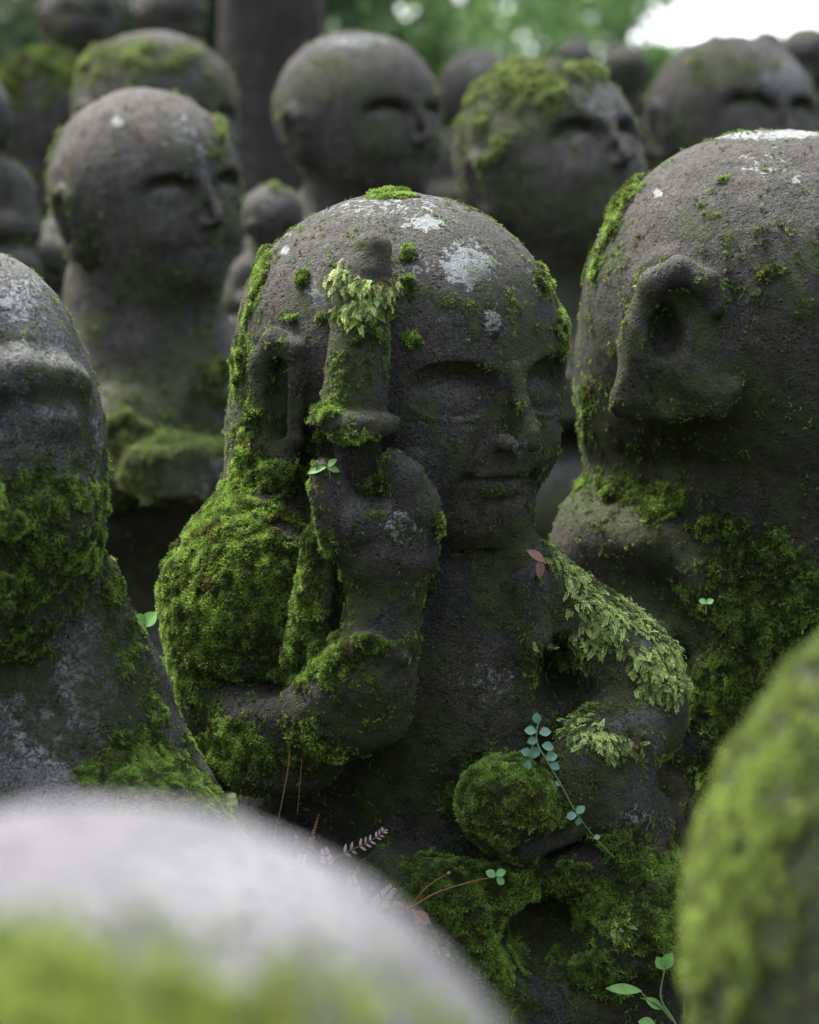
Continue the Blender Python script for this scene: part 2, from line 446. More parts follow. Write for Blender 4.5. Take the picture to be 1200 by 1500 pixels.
# ---- leafy sprigs
def tpl_tuft(nl, spread, wid, seed):
    r = np.random.default_rng(seed); V = []; Fc = []; t = []
    for i in range(nl):
        a = 2 * math.pi * (i + r.random() * .7) / nl; sp = spread * (.4 + .8 * r.random()); ln = .65 + .5 * r.random()
        d = np.array([math.cos(a) * sp, math.sin(a) * sp, 1.0]); d /= np.linalg.norm(d)
        sd = np.cross(d, [math.cos(a + 1.2), math.sin(a + 1.2), .3]); sd /= np.linalg.norm(sd)
        b = len(V); mid = d * ln * .5 + np.array([0, 0, .04])
        V += [d * 0.02, mid + sd * wid, d * ln + np.array([math.cos(a), math.sin(a), 0]) * .12, mid - sd * wid]
        t += [0, .5, 1, .5]; Fc.append([b, b + 1, b + 2, b + 3])
    return np.array(V), np.array(Fc), np.array(t)
def tpl_frond(n, seed):
    r = np.random.default_rng(seed); V = []; Fc = []; t = []
    def add(p, d, w_, ln, tt):
        sd = np.cross(d, [0, 0, 1.0]); sd /= np.linalg.norm(sd) + 1e-9; sd = sd + np.array([0, 0, r.normal() * .35])
        b = len(V); m_ = p + d * ln * .45
        V.extend([p, m_ + sd * w_, p + d * ln, m_ - sd * w_]); t.extend([tt * .8, tt, min(1, tt + .25), tt]); Fc.append([b, b + 1, b + 2, b + 3])
    # stem curve along +x, drooping in -z (z = away from the stone)
    for i in range(n):
        u = i / n; p = np.array([u, 0, .28 * math.sin(u * 2.2) + .05]); L_ = .42 * (1 - .55 * u)
        for sd in (-1, 1):
            d = np.array([.75, sd * (.8 + .3 * r.random()), .12 + .3 * r.normal() * .5]); d /= np.linalg.norm(d)
            add(p, d, .055 + .02 * r.random(), L_ * (.8 + .4 * r.random()), .25 + .5 * u)
    add(np.array([.9, 0, .27]), np.array([1, 0, -.1]), .06, .3, .9)
    add(np.array([0, 0, .03]), np.array([.98, 0, .2]), .03, .95, .2)
    return np.array(V), np.array(Fc), np.array(t)
TUFTS = [tpl_tuft(5, .9, .16, i) for i in range(4)]
FRONDS = [tpl_frond(6, 20 + i) for i in range(4)]

def scatter(Vw, Q, Nrm, fn, dens, unit, size, kind, rng, tint0, tint1, dirv=None, jit=.35, tipgain=1.5, clump=None):
    """sprigs on the faces of a carved stone. dens = sprigs per square unit; returns (V,F,C)"""
    area = np.linalg.norm(fn, axis=1) * .5 / (unit * unit)
    lam = area * dens
    cnt = rng.poisson(lam)
    idx = np.repeat(np.arange(len(Q)), cnt)
    n = len(idx)
    if n == 0: return None
    u = rng.random((n, 1)); v = rng.random((n, 1)); q = Q[idx]
    p = (Vw[q[:, 0]] * (1 - u) + Vw[q[:, 1]] * u) * (1 - v) + (Vw[q[:, 3]] * (1 - u) + Vw[q[:, 2]] * u) * v
    nn = Nrm[q[:, 0]]
    sz = size * unit * ((.6 + .8 * rng.random(n)) if kind == 'tuft' else (.4 + 1.2 * rng.random(n) ** 1.4))
    if clump is not None: sz = sz * clump[idx]
    cv = vn(p / unit, 30, 5) * .35 + vn(p / unit, 11, 9) * .65
    tsel = np.clip((cv - .5) * 2.2 + .5 + rng.normal(size=n) * .22, 0, 1)[:, None]
    base = np.array(tint0) * (1 - tsel) + np.array(tint1) * tsel
    brown = rng.random(n) < .04 + .25 * (vn(p / unit, 40, 15) > .72)
    base[brown] = np.array([.12, .085, .035])
    rnd = rng.normal(size=(n, 3))
    if kind == 'tuft':
        z = nn + np.array([0, 0, .35]) + rnd * jit; z /= np.linalg.norm(z, axis=1, keepdims=True)
        x = np.cross(z, rng.normal(size=(n, 3))); x /= np.linalg.norm(x, axis=1, keepdims=True); T = TUFTS
    else:
        z = nn + rnd * .25; z /= np.linalg.norm(z, axis=1, keepdims=True)
        dv = np.array(dirv if dirv is not None else (0, -.2, -1.0)) + rng.normal(size=(n, 3)) * .55
        x = dv - (dv * z).sum(1, keepdims=True) * z; x /= np.linalg.norm(x, axis=1, keepdims=True); T = FRONDS
    y = np.cross(z, x)
    Vs, Fs, Cs = [], [], []; off = 0
    sel = rng.integers(0, len(T), n)
    for ti, (tv, tf, tt) in enumerate(T):
        m = sel == ti; k = m.sum()
        if not k: continue
        W = p[m][:, None, :] + sz[m][:, None, None] * (tv[None, :, 0:1] * x[m][:, None, :] + tv[None, :, 1:2] * y[m][:, None, :] + tv[None, :, 2:3] * z[m][:, None, :])
        C = base[m][:, None, :] * (.45 + (tipgain - .45) * tt[None, :, None])  # crevice shade at the roots and highlights at the tips painted in
        Vs.append(W.reshape(-1, 3)); Cs.append(C.reshape(-1, 3))
        Fs.append((tf[None] + (np.arange(k) * len(tv))[:, None, None]).reshape(-1, 4) + off); off += k * len(tv)
    return np.concatenate(Vs), np.concatenate(Fs), np.concatenate(Cs)

def blobs_mask(px, py, front, W, blobs, unit):
    """patches that grow where the photo shows them; the edge broken by noise"""
    D = np.zeros(len(px))
    for b in blobs:
        bx, by, rx, ry, st = b[:5]; ang = math.radians(b[5]) if len(b) > 5 else 0
        dx, dy = px - bx, py - by
        u = (dx * math.cos(ang) + dy * math.sin(ang)) / rx; v = (-dx * math.sin(ang) + dy * math.cos(ang)) / ry
        r = np.sqrt(u * u + v * v)
        D = np.maximum(D, st * np.clip(1.35 - r * .9, 0, 1.0) * (r < 1.5))
    return D * front

TREE_OF_PARTS = {'ear': 'head', 'hand': 'arm', 'sphere_moss': 'jewel'}
def finish(M, name, label, mat, base_z, blobs_p=(), blobs_f=(), blobs_film=(), blobs_l=(), film=.6, up_moss=.0, plush=(4.5, .11), frond=(17, .012),
           rough=3.0, seed=1, back_moss=.3, dry=1.0, tp=((.045, .072, .016), (.29, .43, .085)), tf=((.10, .15, .03), (.50, .62, .20)), group='carved stone figures crowded on the slope', film_noise=60, moss_on=True, cat='statue'):
    v, Q, lab = M.build()
    unit = M.s
    W = v * unit + M.W0
    nr, fn = vert_normals(W, Q)
    px, py = project(W)
    toc = CAM - W; toc /= np.linalg.norm(toc, axis=1, keepdims=True)
    front = np.clip(((nr * toc).sum(1) + .35) * 3, 0, 1)
    pu = v + seed * 977.0
    Dp = blobs_mask(px, py, front, W, blobs_p, unit); Df = blobs_mask(px, py, front, W, blobs_f, unit)
    Dm = blobs_mask(px, py, front, W, blobs_film, unit); Dl = blobs_mask(px, py, front, W, blobs_l, unit)
    up = np.clip(nr[:, 2], 0, 1)
    n1 = fbm(pu, 70, 3 + seed, 3); n2 = .62 * sst(.25, .75, fbm(pu, 34, 9 + seed, 2)) + .38 * sst(.2, .8, fbm(pu, 11, 19 + seed, 2))
    gen = up_moss * sst(.45, .62, n1) * (.25 + .75 * up)
    gen = np.maximum(gen, back_moss * sst(.5, .62, n1) * (1 - front))
    Dp = np.maximum(Dp, gen)
    kp = sst(.0, .2, Dp - (.12 + .85 * n2)); kf = sst(.0, .2, Df - (.12 + .85 * n2))
    # erosion, and the cushions under the moss
    disp = (fbm(pu, 60, 21 + seed, 3) - .5) * rough * 2.2 + (vn(pu, 11, 31) - .5) * rough * .55
    disp += np.maximum(kp, kf * .5) * (fbm(pu, 26, 41, 2) * 9.0 + (vn(pu, 15, 43) - .5) * 11.0) * min(1, rough / 3)
    Wd = W + nr * (disp * unit)[:, None]
    nr2, fn2 = vert_normals(Wd, Q)
    film_a = (1 - .55 * sst(.2, .8, nr[:, 2]) * (Dm < .3)) * np.clip(np.maximum.reduce([np.maximum(kp, kf) * 1.0, Dm, film * (.55 + .9 * sst(.35, .7, fbm(pu, film_noise, 51, 3)))]), 0, 1)
    dry_lit_a = np.clip(dry * sst(.05, .8, nr[:, 2] + (n1 - .5) * .8) * sst(.35, .1, np.maximum(kp, kf)), 0, 1)  # upward faces: dry skin and painted top light together
    root = empty(name, (M.W0[0], M.W0[1], base_z))
    loc0 = np.array(root.location)
    parts = {}
    gq = lab[Q[:, 0]]
    order = sorted(range(len(M.groups)), key=lambda i: M.groups[i] in TREE_OF_PARTS)
    for gi in order:
        f = Q[gq == gi]
        if len(f) < 8: continue
        used = np.unique(f); mp = np.full(len(v), -1); mp[used] = np.arange(len(used))
        g = M.groups[gi]; nm = g.split(':')[0]
        par = parts.get(TREE_OF_PARTS.get(nm), root)
        o = mesh_obj(nm, Wd[used] - loc0, mp[f], mat, par, normals=nr2[used],
                     attrs={'moss': film_a[used], 'lichen': Dl[used], 'dry': dry_lit_a[used]})
        parts.setdefault(nm, o)
    rng = np.random.default_rng(100 + seed)
    if moss_on:
        out = []
        fp = kp[Q].mean(1); ff = kf[Q].mean(1)
        ccn = .65 + .7 * vn(pu[Q[:, 0]], 18, 77)
        r1 = scatter(Wd, Q, nr2, fn2, fp * plush[1], unit, plush[0], 'tuft', rng, *tp, clump=ccn)
        r2 = scatter(Wd, Q, nr2, fn2, ff * frond[1], unit, frond[0], 'frond', rng, *tf)
        # loose crumbs of moss in the film
        fz_ = fbm(pu, 16, 61 + seed, 2); cr = np.maximum(sst(.57, .68, fz_) * film_a, sst(.03, .4, np.maximum(Dp, Df)) * sst(.46, .6, fz_) * 1.3) * (1 - np.maximum(kp, kf))
        r3 = scatter(Wd, Q, nr2, fn2, cr[Q].mean(1) * plush[1] * .4, unit, plush[0] * .75, 'tuft', rng, tuple(.8 * x for x in tp[0]), tuple(.8 * x for x in tp[1]))
        r4 = scatter(Wd, Q, nr2, fn2, np.maximum(kp, kf)[Q].mean(1) * plush[1] * .02, unit, plush[0] * 1.3, 'frond', rng, (.07, .045, .02), (.20, .12, .05))   # dead shoots
        rs = [r for r in (r1, r2, r3, r4) if r is not None]
        if rs:
            off = 0; Vs = []; Fs = []; Cs = []
            for a, b, c in rs:
                Vs.append(a); Fs.append(b + off); Cs.append(c); off += len(a)
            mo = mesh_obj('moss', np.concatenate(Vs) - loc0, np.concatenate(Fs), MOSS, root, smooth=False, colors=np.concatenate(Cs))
            mo['kind'] = 'stuff'
    tag(root, label, cat, group)
    print(name, len(v), label[:30]); return root

# ------------------------------------------------------------------ terrain
def zg(x, y):
    x = np.asarray(x, float); y = np.asarray(y, float)
    z = np.where(y < 3, .18 * (y - 3), .155 * (y - 3))
    z = np.where(y > 12, 1.39 + .02 * (y - 12), z)
    z = np.where(y < -1.5, -.81 + .75 * (-1.5 - y), z)                 # unseen bank behind the camera, added to cut sky light on the faces
    z = z + np.clip(-x - 2.2, 0, 20) * .45 * np.clip((y - 2) / 6, 0, 1)
    z = z - np.clip(x - 3, 0, 30) * .05
    return np.minimum(z, np.where(y < 0, 2.0, 9))
def terrain():
    xs = np.concatenate([np.linspace(-60, -4, 40), np.linspace(-3.9, 3.9, 80), np.linspace(4, 60, 40)])
    ys = np.concatenate([np.linspace(-14, .2, 30), np.linspace(.3, 13, 130), np.linspace(13.5, 120, 70)])
    X, Y = np.meshgrid(xs, ys, indexing='ij'); p = np.stack([X.ravel(), Y.ravel(), 0 * X.ravel()], 1)
    Z = zg(X, Y).ravel() + (fbm(p, .5, 2, 3) - .5) * .1
    p[:, 2] = Z - .02
    i = np.arange(len(xs) * len(ys)).reshape(len(xs), len(ys))
    F = np.stack([i[:-1, :-1], i[1:, :-1], i[1:, 1:], i[:-1, 1:]], -1).reshape(-1, 4)
    m = plain_mat('forest_floor', (.012, .010, .006), (.030, .038, .012), 9, rough=1.0, bump=1.0, dist=.04); m.node_tree.nodes['Principled BSDF'].inputs['Specular IOR Level'].default_value = .1
    tag(mesh_obj('ground', p, F, m), kind='structure')
terrain()
# ------------------------------------------------------------------ the statues
def gz(M, px, py=1500):
    c = P(px, py, M.d); return float(zg(c[0], c[1]))

def main_statue():
    M = Model(620, 750, 3.0, 3.1)
    R = 241
    c = M.q(588, 528, 0)
    # ---- body first, so the head's groups win where they blend
    M.e(640, 1180, 70, 300, 165, 340, 10)                              # trunk behind
    M.e(672, 1010, -45, 168, 120, 280, 60)                             # chest
    M.chain([(370, 880, 20, 118), (640, 895, 60, 100), (815, 945, 20, 86)], 50)
    M.chain([(400, 735, 20, 60), (388, 850, -20, 118), (384, 925, -30, 120), (352, 1010, -40, 80)], 60, g='arm')   # mossy shoulder
    M.chain([(440, 640, 80, 112), (455, 800, 70, 120)], 50)            # back of the neck
    M.chain([(625, 720, 10, 80), (645, 860, -35, 92)], 26)            # throat
    M.e(700, 806, -120, 70, 44, 14, 20, 's')
    # collar and robe on the far shoulder
    M.chain([(750, 770, -95, 22), (775, 860, -120, 26), (790, 960, -140, 24), (795, 1050, -140, 20)], 22)
    M.chain([(765, 845, -50, 50), (850, 935, -40, 68), (915, 985, -45, 70), (943, 1030, -60, 58)], 45, g='arm:l')
    M.chain([(795, 825, -95, 18), (865, 905, -112, 20), (935, 975, -120, 22), (978, 1030, -115, 20)], 30, g='arm:l')
    M.chain([(818, 900, -90, 22), (850, 970, -120, 18), (905, 1000, -130, 16)], 26, g='arm:l')
    M.e(822, 1010, -165, 40, 70, 62, 24, 's')                           # hollow inside the elbow
    M.e(825, 985, -120, 30, 90, 50, 20, 's')
    M.chain([(945, 1060, -80, 58), (900, 1085, -150, 56), (860, 1115, -190, 50)], 30, g='arm:l')
    M.chain([(905, 1100, -150, 48), (890, 1175, -170, 60), (935, 1200, -110, 52)], 34, g='arm:l')   # hanging cuff
    M.chain([(850, 1120, -205, 40), (815, 1180, -220, 36)], 22, g='arm:l')
    M.chain([(830, 1215, -225, 22), (770, 1240, -235, 22), (720, 1228, -235, 20)], 16, g='arm:l')
    # lap, knees
    M.e(720, 1450, -60, 300, 170, 150, 50)
    M.e(935, 1350, -140, 88, 100, 112, 45)
    M.e(560, 1360, -120, 190, 120, 110, 60)
    M.chain([(560, 1290, -170, 45), (660, 1320, -200, 42), (750, 1300, -200, 26), (830, 1285, -180, 26), (905, 1262, -170, 36)], 40)
    M.chain([(690, 1350, -200, 34), (720, 1450, -200, 50)], 30)
    M.e(800, 1375, -210, 60, 70, 55, 30, 's')
    M.e(660, 1190, -190, 60, 60, 55, 30, 's')
    M.e(430, 1250, -130, 100, 100, 70, 40, 's')
    M.e(700, 1620, 20, 330, 220, 190, 60)
    # upper arm, sleeve, forearm, fist
    M.chain([(330, 1040, -60, 62), (400, 1055, -130, 66), (500, 1045, -190, 66)], 34, g='arm')
    M.e(400, 1125, -110, 95, 70, 42, 30, g='arm')
    M.chain([(545, 1040, -215, 56), (545, 990, -232, 58), (558, 930, -240, 50), (564, 870, -238, 47), (568, 800, -235, 54)], 24, g='arm')
    M.chain([(470, 1035, -215, 42), (520, 985, -235, 46)], 34, g='arm')
    M.chain([(478, 975, -262, 8), (540, 938, -298, 8), (592, 965, -285, 8)], 10, g='arm')   # sleeve hem
    M.e(345, 1008, -168, 80, 40, 12, 24, 's', g='arm')                  # shade gap under the shoulder
    M.e(565, 800, -245, 62, 56, 68, 26, g='hand')
    M.chain([(600, 800, -250, 33), (608, 745, -268, 31), (592, 700, -280, 23), (574, 674, -286, 15)], 20, g='hand')
    M.chain([(545, 810, -265, 42), (505, 775, -270, 32), (482, 720, -280, 24), (474, 690, -284, 18)], 22, g='hand')
    M.chain([(570, 765, -282, 24), (520, 768, -290, 26), (488, 738, -284, 22)], 14, g='hand')
    for a, b in (((628, 762), (560, 745)), ((632, 800), (575, 790)), ((630, 838), (585, 832))):
        M.chain([(a[0], a[1], -262, 4), (b[0] + 20, b[1], -312, 5)], 12, 's', g='hand')
    for yy in (745, 782, 820): M.chain([(618, yy, -250, 19), (600, yy + 2, -280, 18)], 16, g='hand')
    # the head
    M.head(c, R, yaw=41, pitch=2, fz=.085, ears=(0, 1), brow=.75, relief=1.0)
    M.chain([(470, 560, 60, 122), (460, 700, 50, 108)], 40, g='head')
    # the long-lobed near ear
    M.e(412, 600, -125, 36, 40, 90, 20, g='ear')
    M.chain([(430, 640, -186, 14), (436, 560, -196, 14), (428, 515, -196, 17), (402, 500, -188, 18), (384, 530, -172, 17), (381, 600, -165, 17), (391, 655, -166, 19), (415, 675, -176, 20), (430, 645, -186, 15)], 9, g='ear')
    M.chain([(409, 540, -200, 15), (407, 580, -185, 16), (409, 632, -185, 12)], 8, 's', g='ear')
    # urna
    M.e(720, 476, -199, 17, 8, 19, 4, g='head')
    v0 = len(M.prims)
    # the held sceptre
    g = 'sceptre'
    M.chain([(546, 366, -250, 27), (540, 400, -255, 31), (535, 440, -258, 33)], 8, g=g)
    M.chain([(530, 440, -258, 39), (518, 600, -262, 45)], 10, g=g)
    M.chain([(470, 608, -285, 13), (490, 618, -305, 15), (520, 622, -318, 15), (555, 622, -310, 15), (570, 622, -290, 13)], 12, g=g)
    M.e(519, 618, -268, 64, 50, 17, 8, g=g)
    M.chain([(520, 640, -250, 34), (530, 720, -235, 27)], 12, g=g)
    M.e(524, 362, -285, 9, 16, 7, 6, 's', g=g)
    M.chain([(487, 720, -215, 22), (476, 800, -205, 24), (462, 880, -195, 26), (446, 960, -185, 26)], 8, g=g)
    M.chain([(495, 740, -238, 7), (470, 960, -216, 9)], 10, g=g)
    M.chain([(474, 740, -234, 5), (440, 960, -205, 8)], 8, g=g)
    # the jewel in the other hand
    M.e(745, 1175, -235, 70, 66, 62, 8, g='jewel')
    bp = [(345, 860, 135, 120, 1.3), (300, 940, 90, 90, 1.2), (400, 930, 80, 60, 1.1), (350, 770, 60, 60, 1.1), (250, 900, 30, 120, 1.3),
          (362, 680, 20, 110, .95), (400, 700, 50, 40, .9), (745, 1165, 80, 70, 1.35),
          (355, 1090, 90, 45, .8), (440, 1090, 60, 40, .8), (335, 1130, 60, 25, .8), (480, 975, 70, 28, .8, -25), (560, 945, 45, 14, .8, 15), (520, 1010, 60, 22, .55),
          (930, 1330, 100, 100, 1.0), (880, 1420, 80, 50, .9), (690, 1300, 110, 50, 1.0), (730, 1400, 50, 80, .95), (620, 1330, 90, 60, .85), (835, 1290, 40, 30, .9), (970, 1280, 50, 50, .9),
          (500, 560, 16, 70, .55), (540, 520, 40, 60, .45), (470, 605, 26, 14, .95), (510, 640, 50, 10, .7), (545, 712, 22, 14, .9), (450, 850, 10, 130, .5, 7), (560, 702, 12, 30, .5), (470, 690, 14, 30, .6),
          (382, 400, 7, 62, 1.2, 14), (352, 520, 8, 60, .85, 8), (445, 408, 9, 18, .85, 20), (450, 466, 40, 9, .6), (598, 373, 9, 13, 1.1), (600, 425, 10, 26, .85, -15), (576, 286, 34, 5, 1.3), (702, 303, 24, 6, .9, 15),
          (610, 500, 26, 10, .8, 25), (800, 410, 18, 28, .6), (822, 470, 8, 50, .85), (405, 505, 20, 8, .5), (640, 770, 6, 20, .7), (548, 752, 18, 8, .6), (765, 600, 6, 40, .25),
          (770, 1000, 16, 60, .55), (700, 1120, 60, 16, .35), (860, 1060, 70, 30, .5), (905, 1240, 60, 30, .5)]
    bf = [(850, 868, 70, 50, .72, 40), (900, 920, 90, 70, .72, 45), (850, 850, 60, 26, .95, 35), (830, 812, 34, 22, 1.1), (880, 910, 70, 40, .95, 40), (850, 945, 60, 26, 1.0), (960, 980, 40, 50, 1.1, 50), (930, 900, 30, 50, 1.1, -45), (985, 1010, 18, 26, 1.0),
          (890, 1085, 62, 28, 1.1, 20), (850, 1060, 24, 14, .9), (500, 408, 26, 16, 1.35), (560, 422, 34, 16, 1.3), (530, 452, 30, 20, 1.2), (525, 420, 30, 12, 1.2), (800, 1120, 20, 30, .5), (900, 1360, 40, 30, .6), (640, 1400, 40, 30, .5)]
    fm = [(520, 520, 50, 130, .75), (390, 600, 50, 120, .8), (620, 1000, 220, 200, .45), (660, 640, 130, 120, .25), (560, 1080, 200, 90, .7), (860, 950, 110, 120, .6), (700, 1350, 300, 120, .75),
          (800, 1150, 150, 80, .55), (450, 850, 40, 140, .7), (775, 980, 30, 120, .7), (560, 880, 60, 100, .3)]
    bl = [(685, 388, 44, 36, .95), (625, 325, 40, 16, .85), (600, 300, 120, 24, .5), (722, 474, 17, 21, .72), (763, 656, 14, 18, .85), (600, 400, 36, 26, .55), (421, 340, 8, 8, .8), (418, 368, 9, 9, .8), (470, 425, 30, 24, .62), (780, 395, 8, 6, .8), (710, 1010, 60, 60, .42), (590, 770, 40, 40, .5), (560, 300, 160, 30, .5), (930, 1200, 40, 20, .6), (460, 1180, 60, 60, .4)]
    r = finish(M, 'stone_statue', 'moss-shouldered figure holding an upright sceptre before its bald head, the sharp one in the middle', STONE, gz(M, 620),
               bp, bf, fm, bl, film=.5, plush=(5.0, .2), frond=(11.5, .05), rough=2.4, seed=1, dry=1.0)
    return r

def simple_body(M, cx, cy, R, w=1.0, z0=1.1, hands=True, g='torso', twist=0):
    """shoulders, folded arms, lap and a plinth below a head centred at (cx,cy) in the picture"""
    q = M.q(cx, cy, 0)
    def p(x, z, y, r): return (q[0] + x * R * w, q[1] + y * R, q[2] - z * R, r * R)
    def ch(l, k=.2, op='u', gg=g): M.chain([p(*a) for a in l], k * R, op, gg, pic=False)
    ch([(0, .5, .1, .62), (0, 1.2, .12, .62)], .2)
    M.E(q + np.array([0, .15 * R, -2.2 * R]), (1.25 * R * w, .8 * R, 1.5 * R), None, .3 * R, 'u', g)
    ch([(-.85, z0 + .35, .1, .45), (.85, z0 + .35, .1, .45)], .3)
    for sd in (-1, 1):
        ch([(sd * 1.05, z0 + .5, .05, .42), (sd * 1.25, z0 + 1.4, -.15, .38)], .15, gg='arm')
        ch([(sd * 1.25, z0 + 1.4, -.15, .36), (sd * .45, z0 + 1.35, -.85, .3)], .15, gg='arm')
        ch([(sd * .62, z0 + .2, -.45, .1), (sd * .1, z0 + 1.0, -.8, .1)], .1)
    if hands:
        M.E(q + np.array([0, -1.0 * R, -(z0 + 1.2) * R]), (.34 * R, .25 * R, .36 * R), None, .1 * R, 'u', 'hand')
        for i in range(4): ch([(-.22, z0 + 1.02 + i * .13, -1.2, .07), (.22, z0 + 1.0 + i * .13, -1.22, .06)], .03, gg='hand')
    ch([(-1.1, z0 + 2.3, -.35, .55), (0, z0 + 2.4, -.7, .5), (1.1, z0 + 2.3, -.35, .55)], .3)
    zb = (q[2] * M.s + M.W0[2] - gz(M, cx)) / M.s / R
    M.E(q + np.array([0, 0, -(zb - .1) * R]), (1.55 * R * w, 1.1 * R, max(.7, zb - (z0 + 2.2)) * R), None, .3 * R, 'u', 'base')

def right_statue():
    M = Model(1100, 700, 3.22, 4.5)
    R = 285
    M.e(1220, 1080, 60, 360, 210, 420, 10)
    M.chain([(940, 820, 60, 130), (1200, 780, 70, 170), (1480, 860, 60, 150)], 70)
    M.chain([(930, 800, 40, 110), (1010, 990, -20, 130), (1110, 1180, -120, 120)], 50, g='arm')
    M.chain([(870, 790, -30, 26), (960, 790, -90, 30), (1050, 850, -130, 36), (1090, 960, -150, 40), (1040, 1070, -150, 36)], 40, g='arm')
    M.chain([(900, 900, -60, 18), (980, 930, -110, 20), (1040, 1000, -140, 20)], 26, g='arm')
    M.chain([(1110, 740, -40, 150), (1160, 860, -40, 160)], 40)
    M.e(1270, 900, -110, 170, 90, 220, 60)
    M.chain([(1130, 1200, -140, 110), (1300, 1220, -220, 90)], 50, g='arm')
    M.e(1200, 1500, 0, 330, 230, 260, 80)
    M.e(980, 960, -140, 26, 60, 14, 20, 's', g='arm')
    c = M.q(1142, 478, 0)
    M.head(c, R, yaw=62, pitch=4, ears=(0, 0), zs=.99, relief=1.0)
    M.chain([(990, 560, 60, 130), (985, 600, 60, 132)], 60, g='head')
    M.e(900, 560, 60, 50, 60, 130, 40, g='head')
    # the big near ear
    g = 'ear'
    M.chain([(980, 430, -200, 48), (968, 500, -196, 54), (958, 570, -190, 50)], 30, g=g)
    M.chain([(1020, 440, -226, 36), (1030, 560, -232, 44)], 36, g=g)
    M.chain([(926, 562, -208, 18), (936, 482, -220, 19), (956, 418, -236, 20), (998, 397, -254, 21), (1038, 412, -268, 19), (1054, 452, -276, 13)], 12, g=g)
    M.chain([(926, 562, -208, 18), (916, 588, -204, 19), (985, 606, -232, 15), (1050, 604, -262, 12), (1075, 570, -276, 12)], 18, g=g)
    M.chain([(1012, 540, -254, 18), (1040, 575, -264, 14)], 20, g=g)
    M.chain([(903, 560, -166, 12), (910, 480, -176, 12), (932, 408, -196, 12), (975, 368, -226, 11), (1035, 378, -256, 10), (1072, 420, -272, 9), (1078, 500, -282, 8)], 14, 's', g=g)
    M.chain([(930, 625, -190, 12), (985, 632, -232, 12), (1060, 625, -266, 12)], 16, 's', g=g)
    M.e(976, 486, -262, 24, 62, 42, 10, 's', g=g); M.e(992, 452, -270, 26, 26, 24, 16, 's', g=g)
    bp = [(915, 300, 10, 60, 1.1, 28), (885, 360, 6, 60, .9, 15), (1125, 345, 30, 22, .75), (1130, 400, 40, 16, .75, -30), (1060, 262, 8, 8, .8), (1030, 310, 22, 14, .4), (1090, 420, 70, 30, .45),
          (1120, 900, 120, 110, 1.0), (1060, 780, 60, 40, .5), (1150, 1000, 120, 130, 1.1), (1080, 1060, 90, 100, 1.0), (930, 720, 110, 24, .7, 12), (980, 740, 60, 30, .6), (860, 600, 12, 80, .4), (960, 650, 60, 14, .5), (1030, 600, 30, 10, .6), (1180, 900, 60, 60, .9), (1060, 390, 40, 20, .5)]
    fm = [(900, 740, 120, 60, .8), (1050, 620, 250, 160, .6), (1000, 900, 200, 200, .65), (1120, 400, 140, 90, .45), (880, 560, 50, 200, .55)]
    bl = [(1110, 197, 100, 8, .8), (1060, 197, 30, 8, .75), (963, 283, 9, 7, .95), (1160, 195, 60, 9, .85), (1165, 263, 10, 8, .85), (1120, 240, 60, 30, .45)]
    finish(M, 'stone_statue', 'big-eared bald figure turned away, cut by the right edge beside the sceptre holder', STONE, gz(M, 1100), bp, (), fm, bl,
           film=.55, plush=(6.0, .12), rough=2.6, seed=2, back_moss=.5)

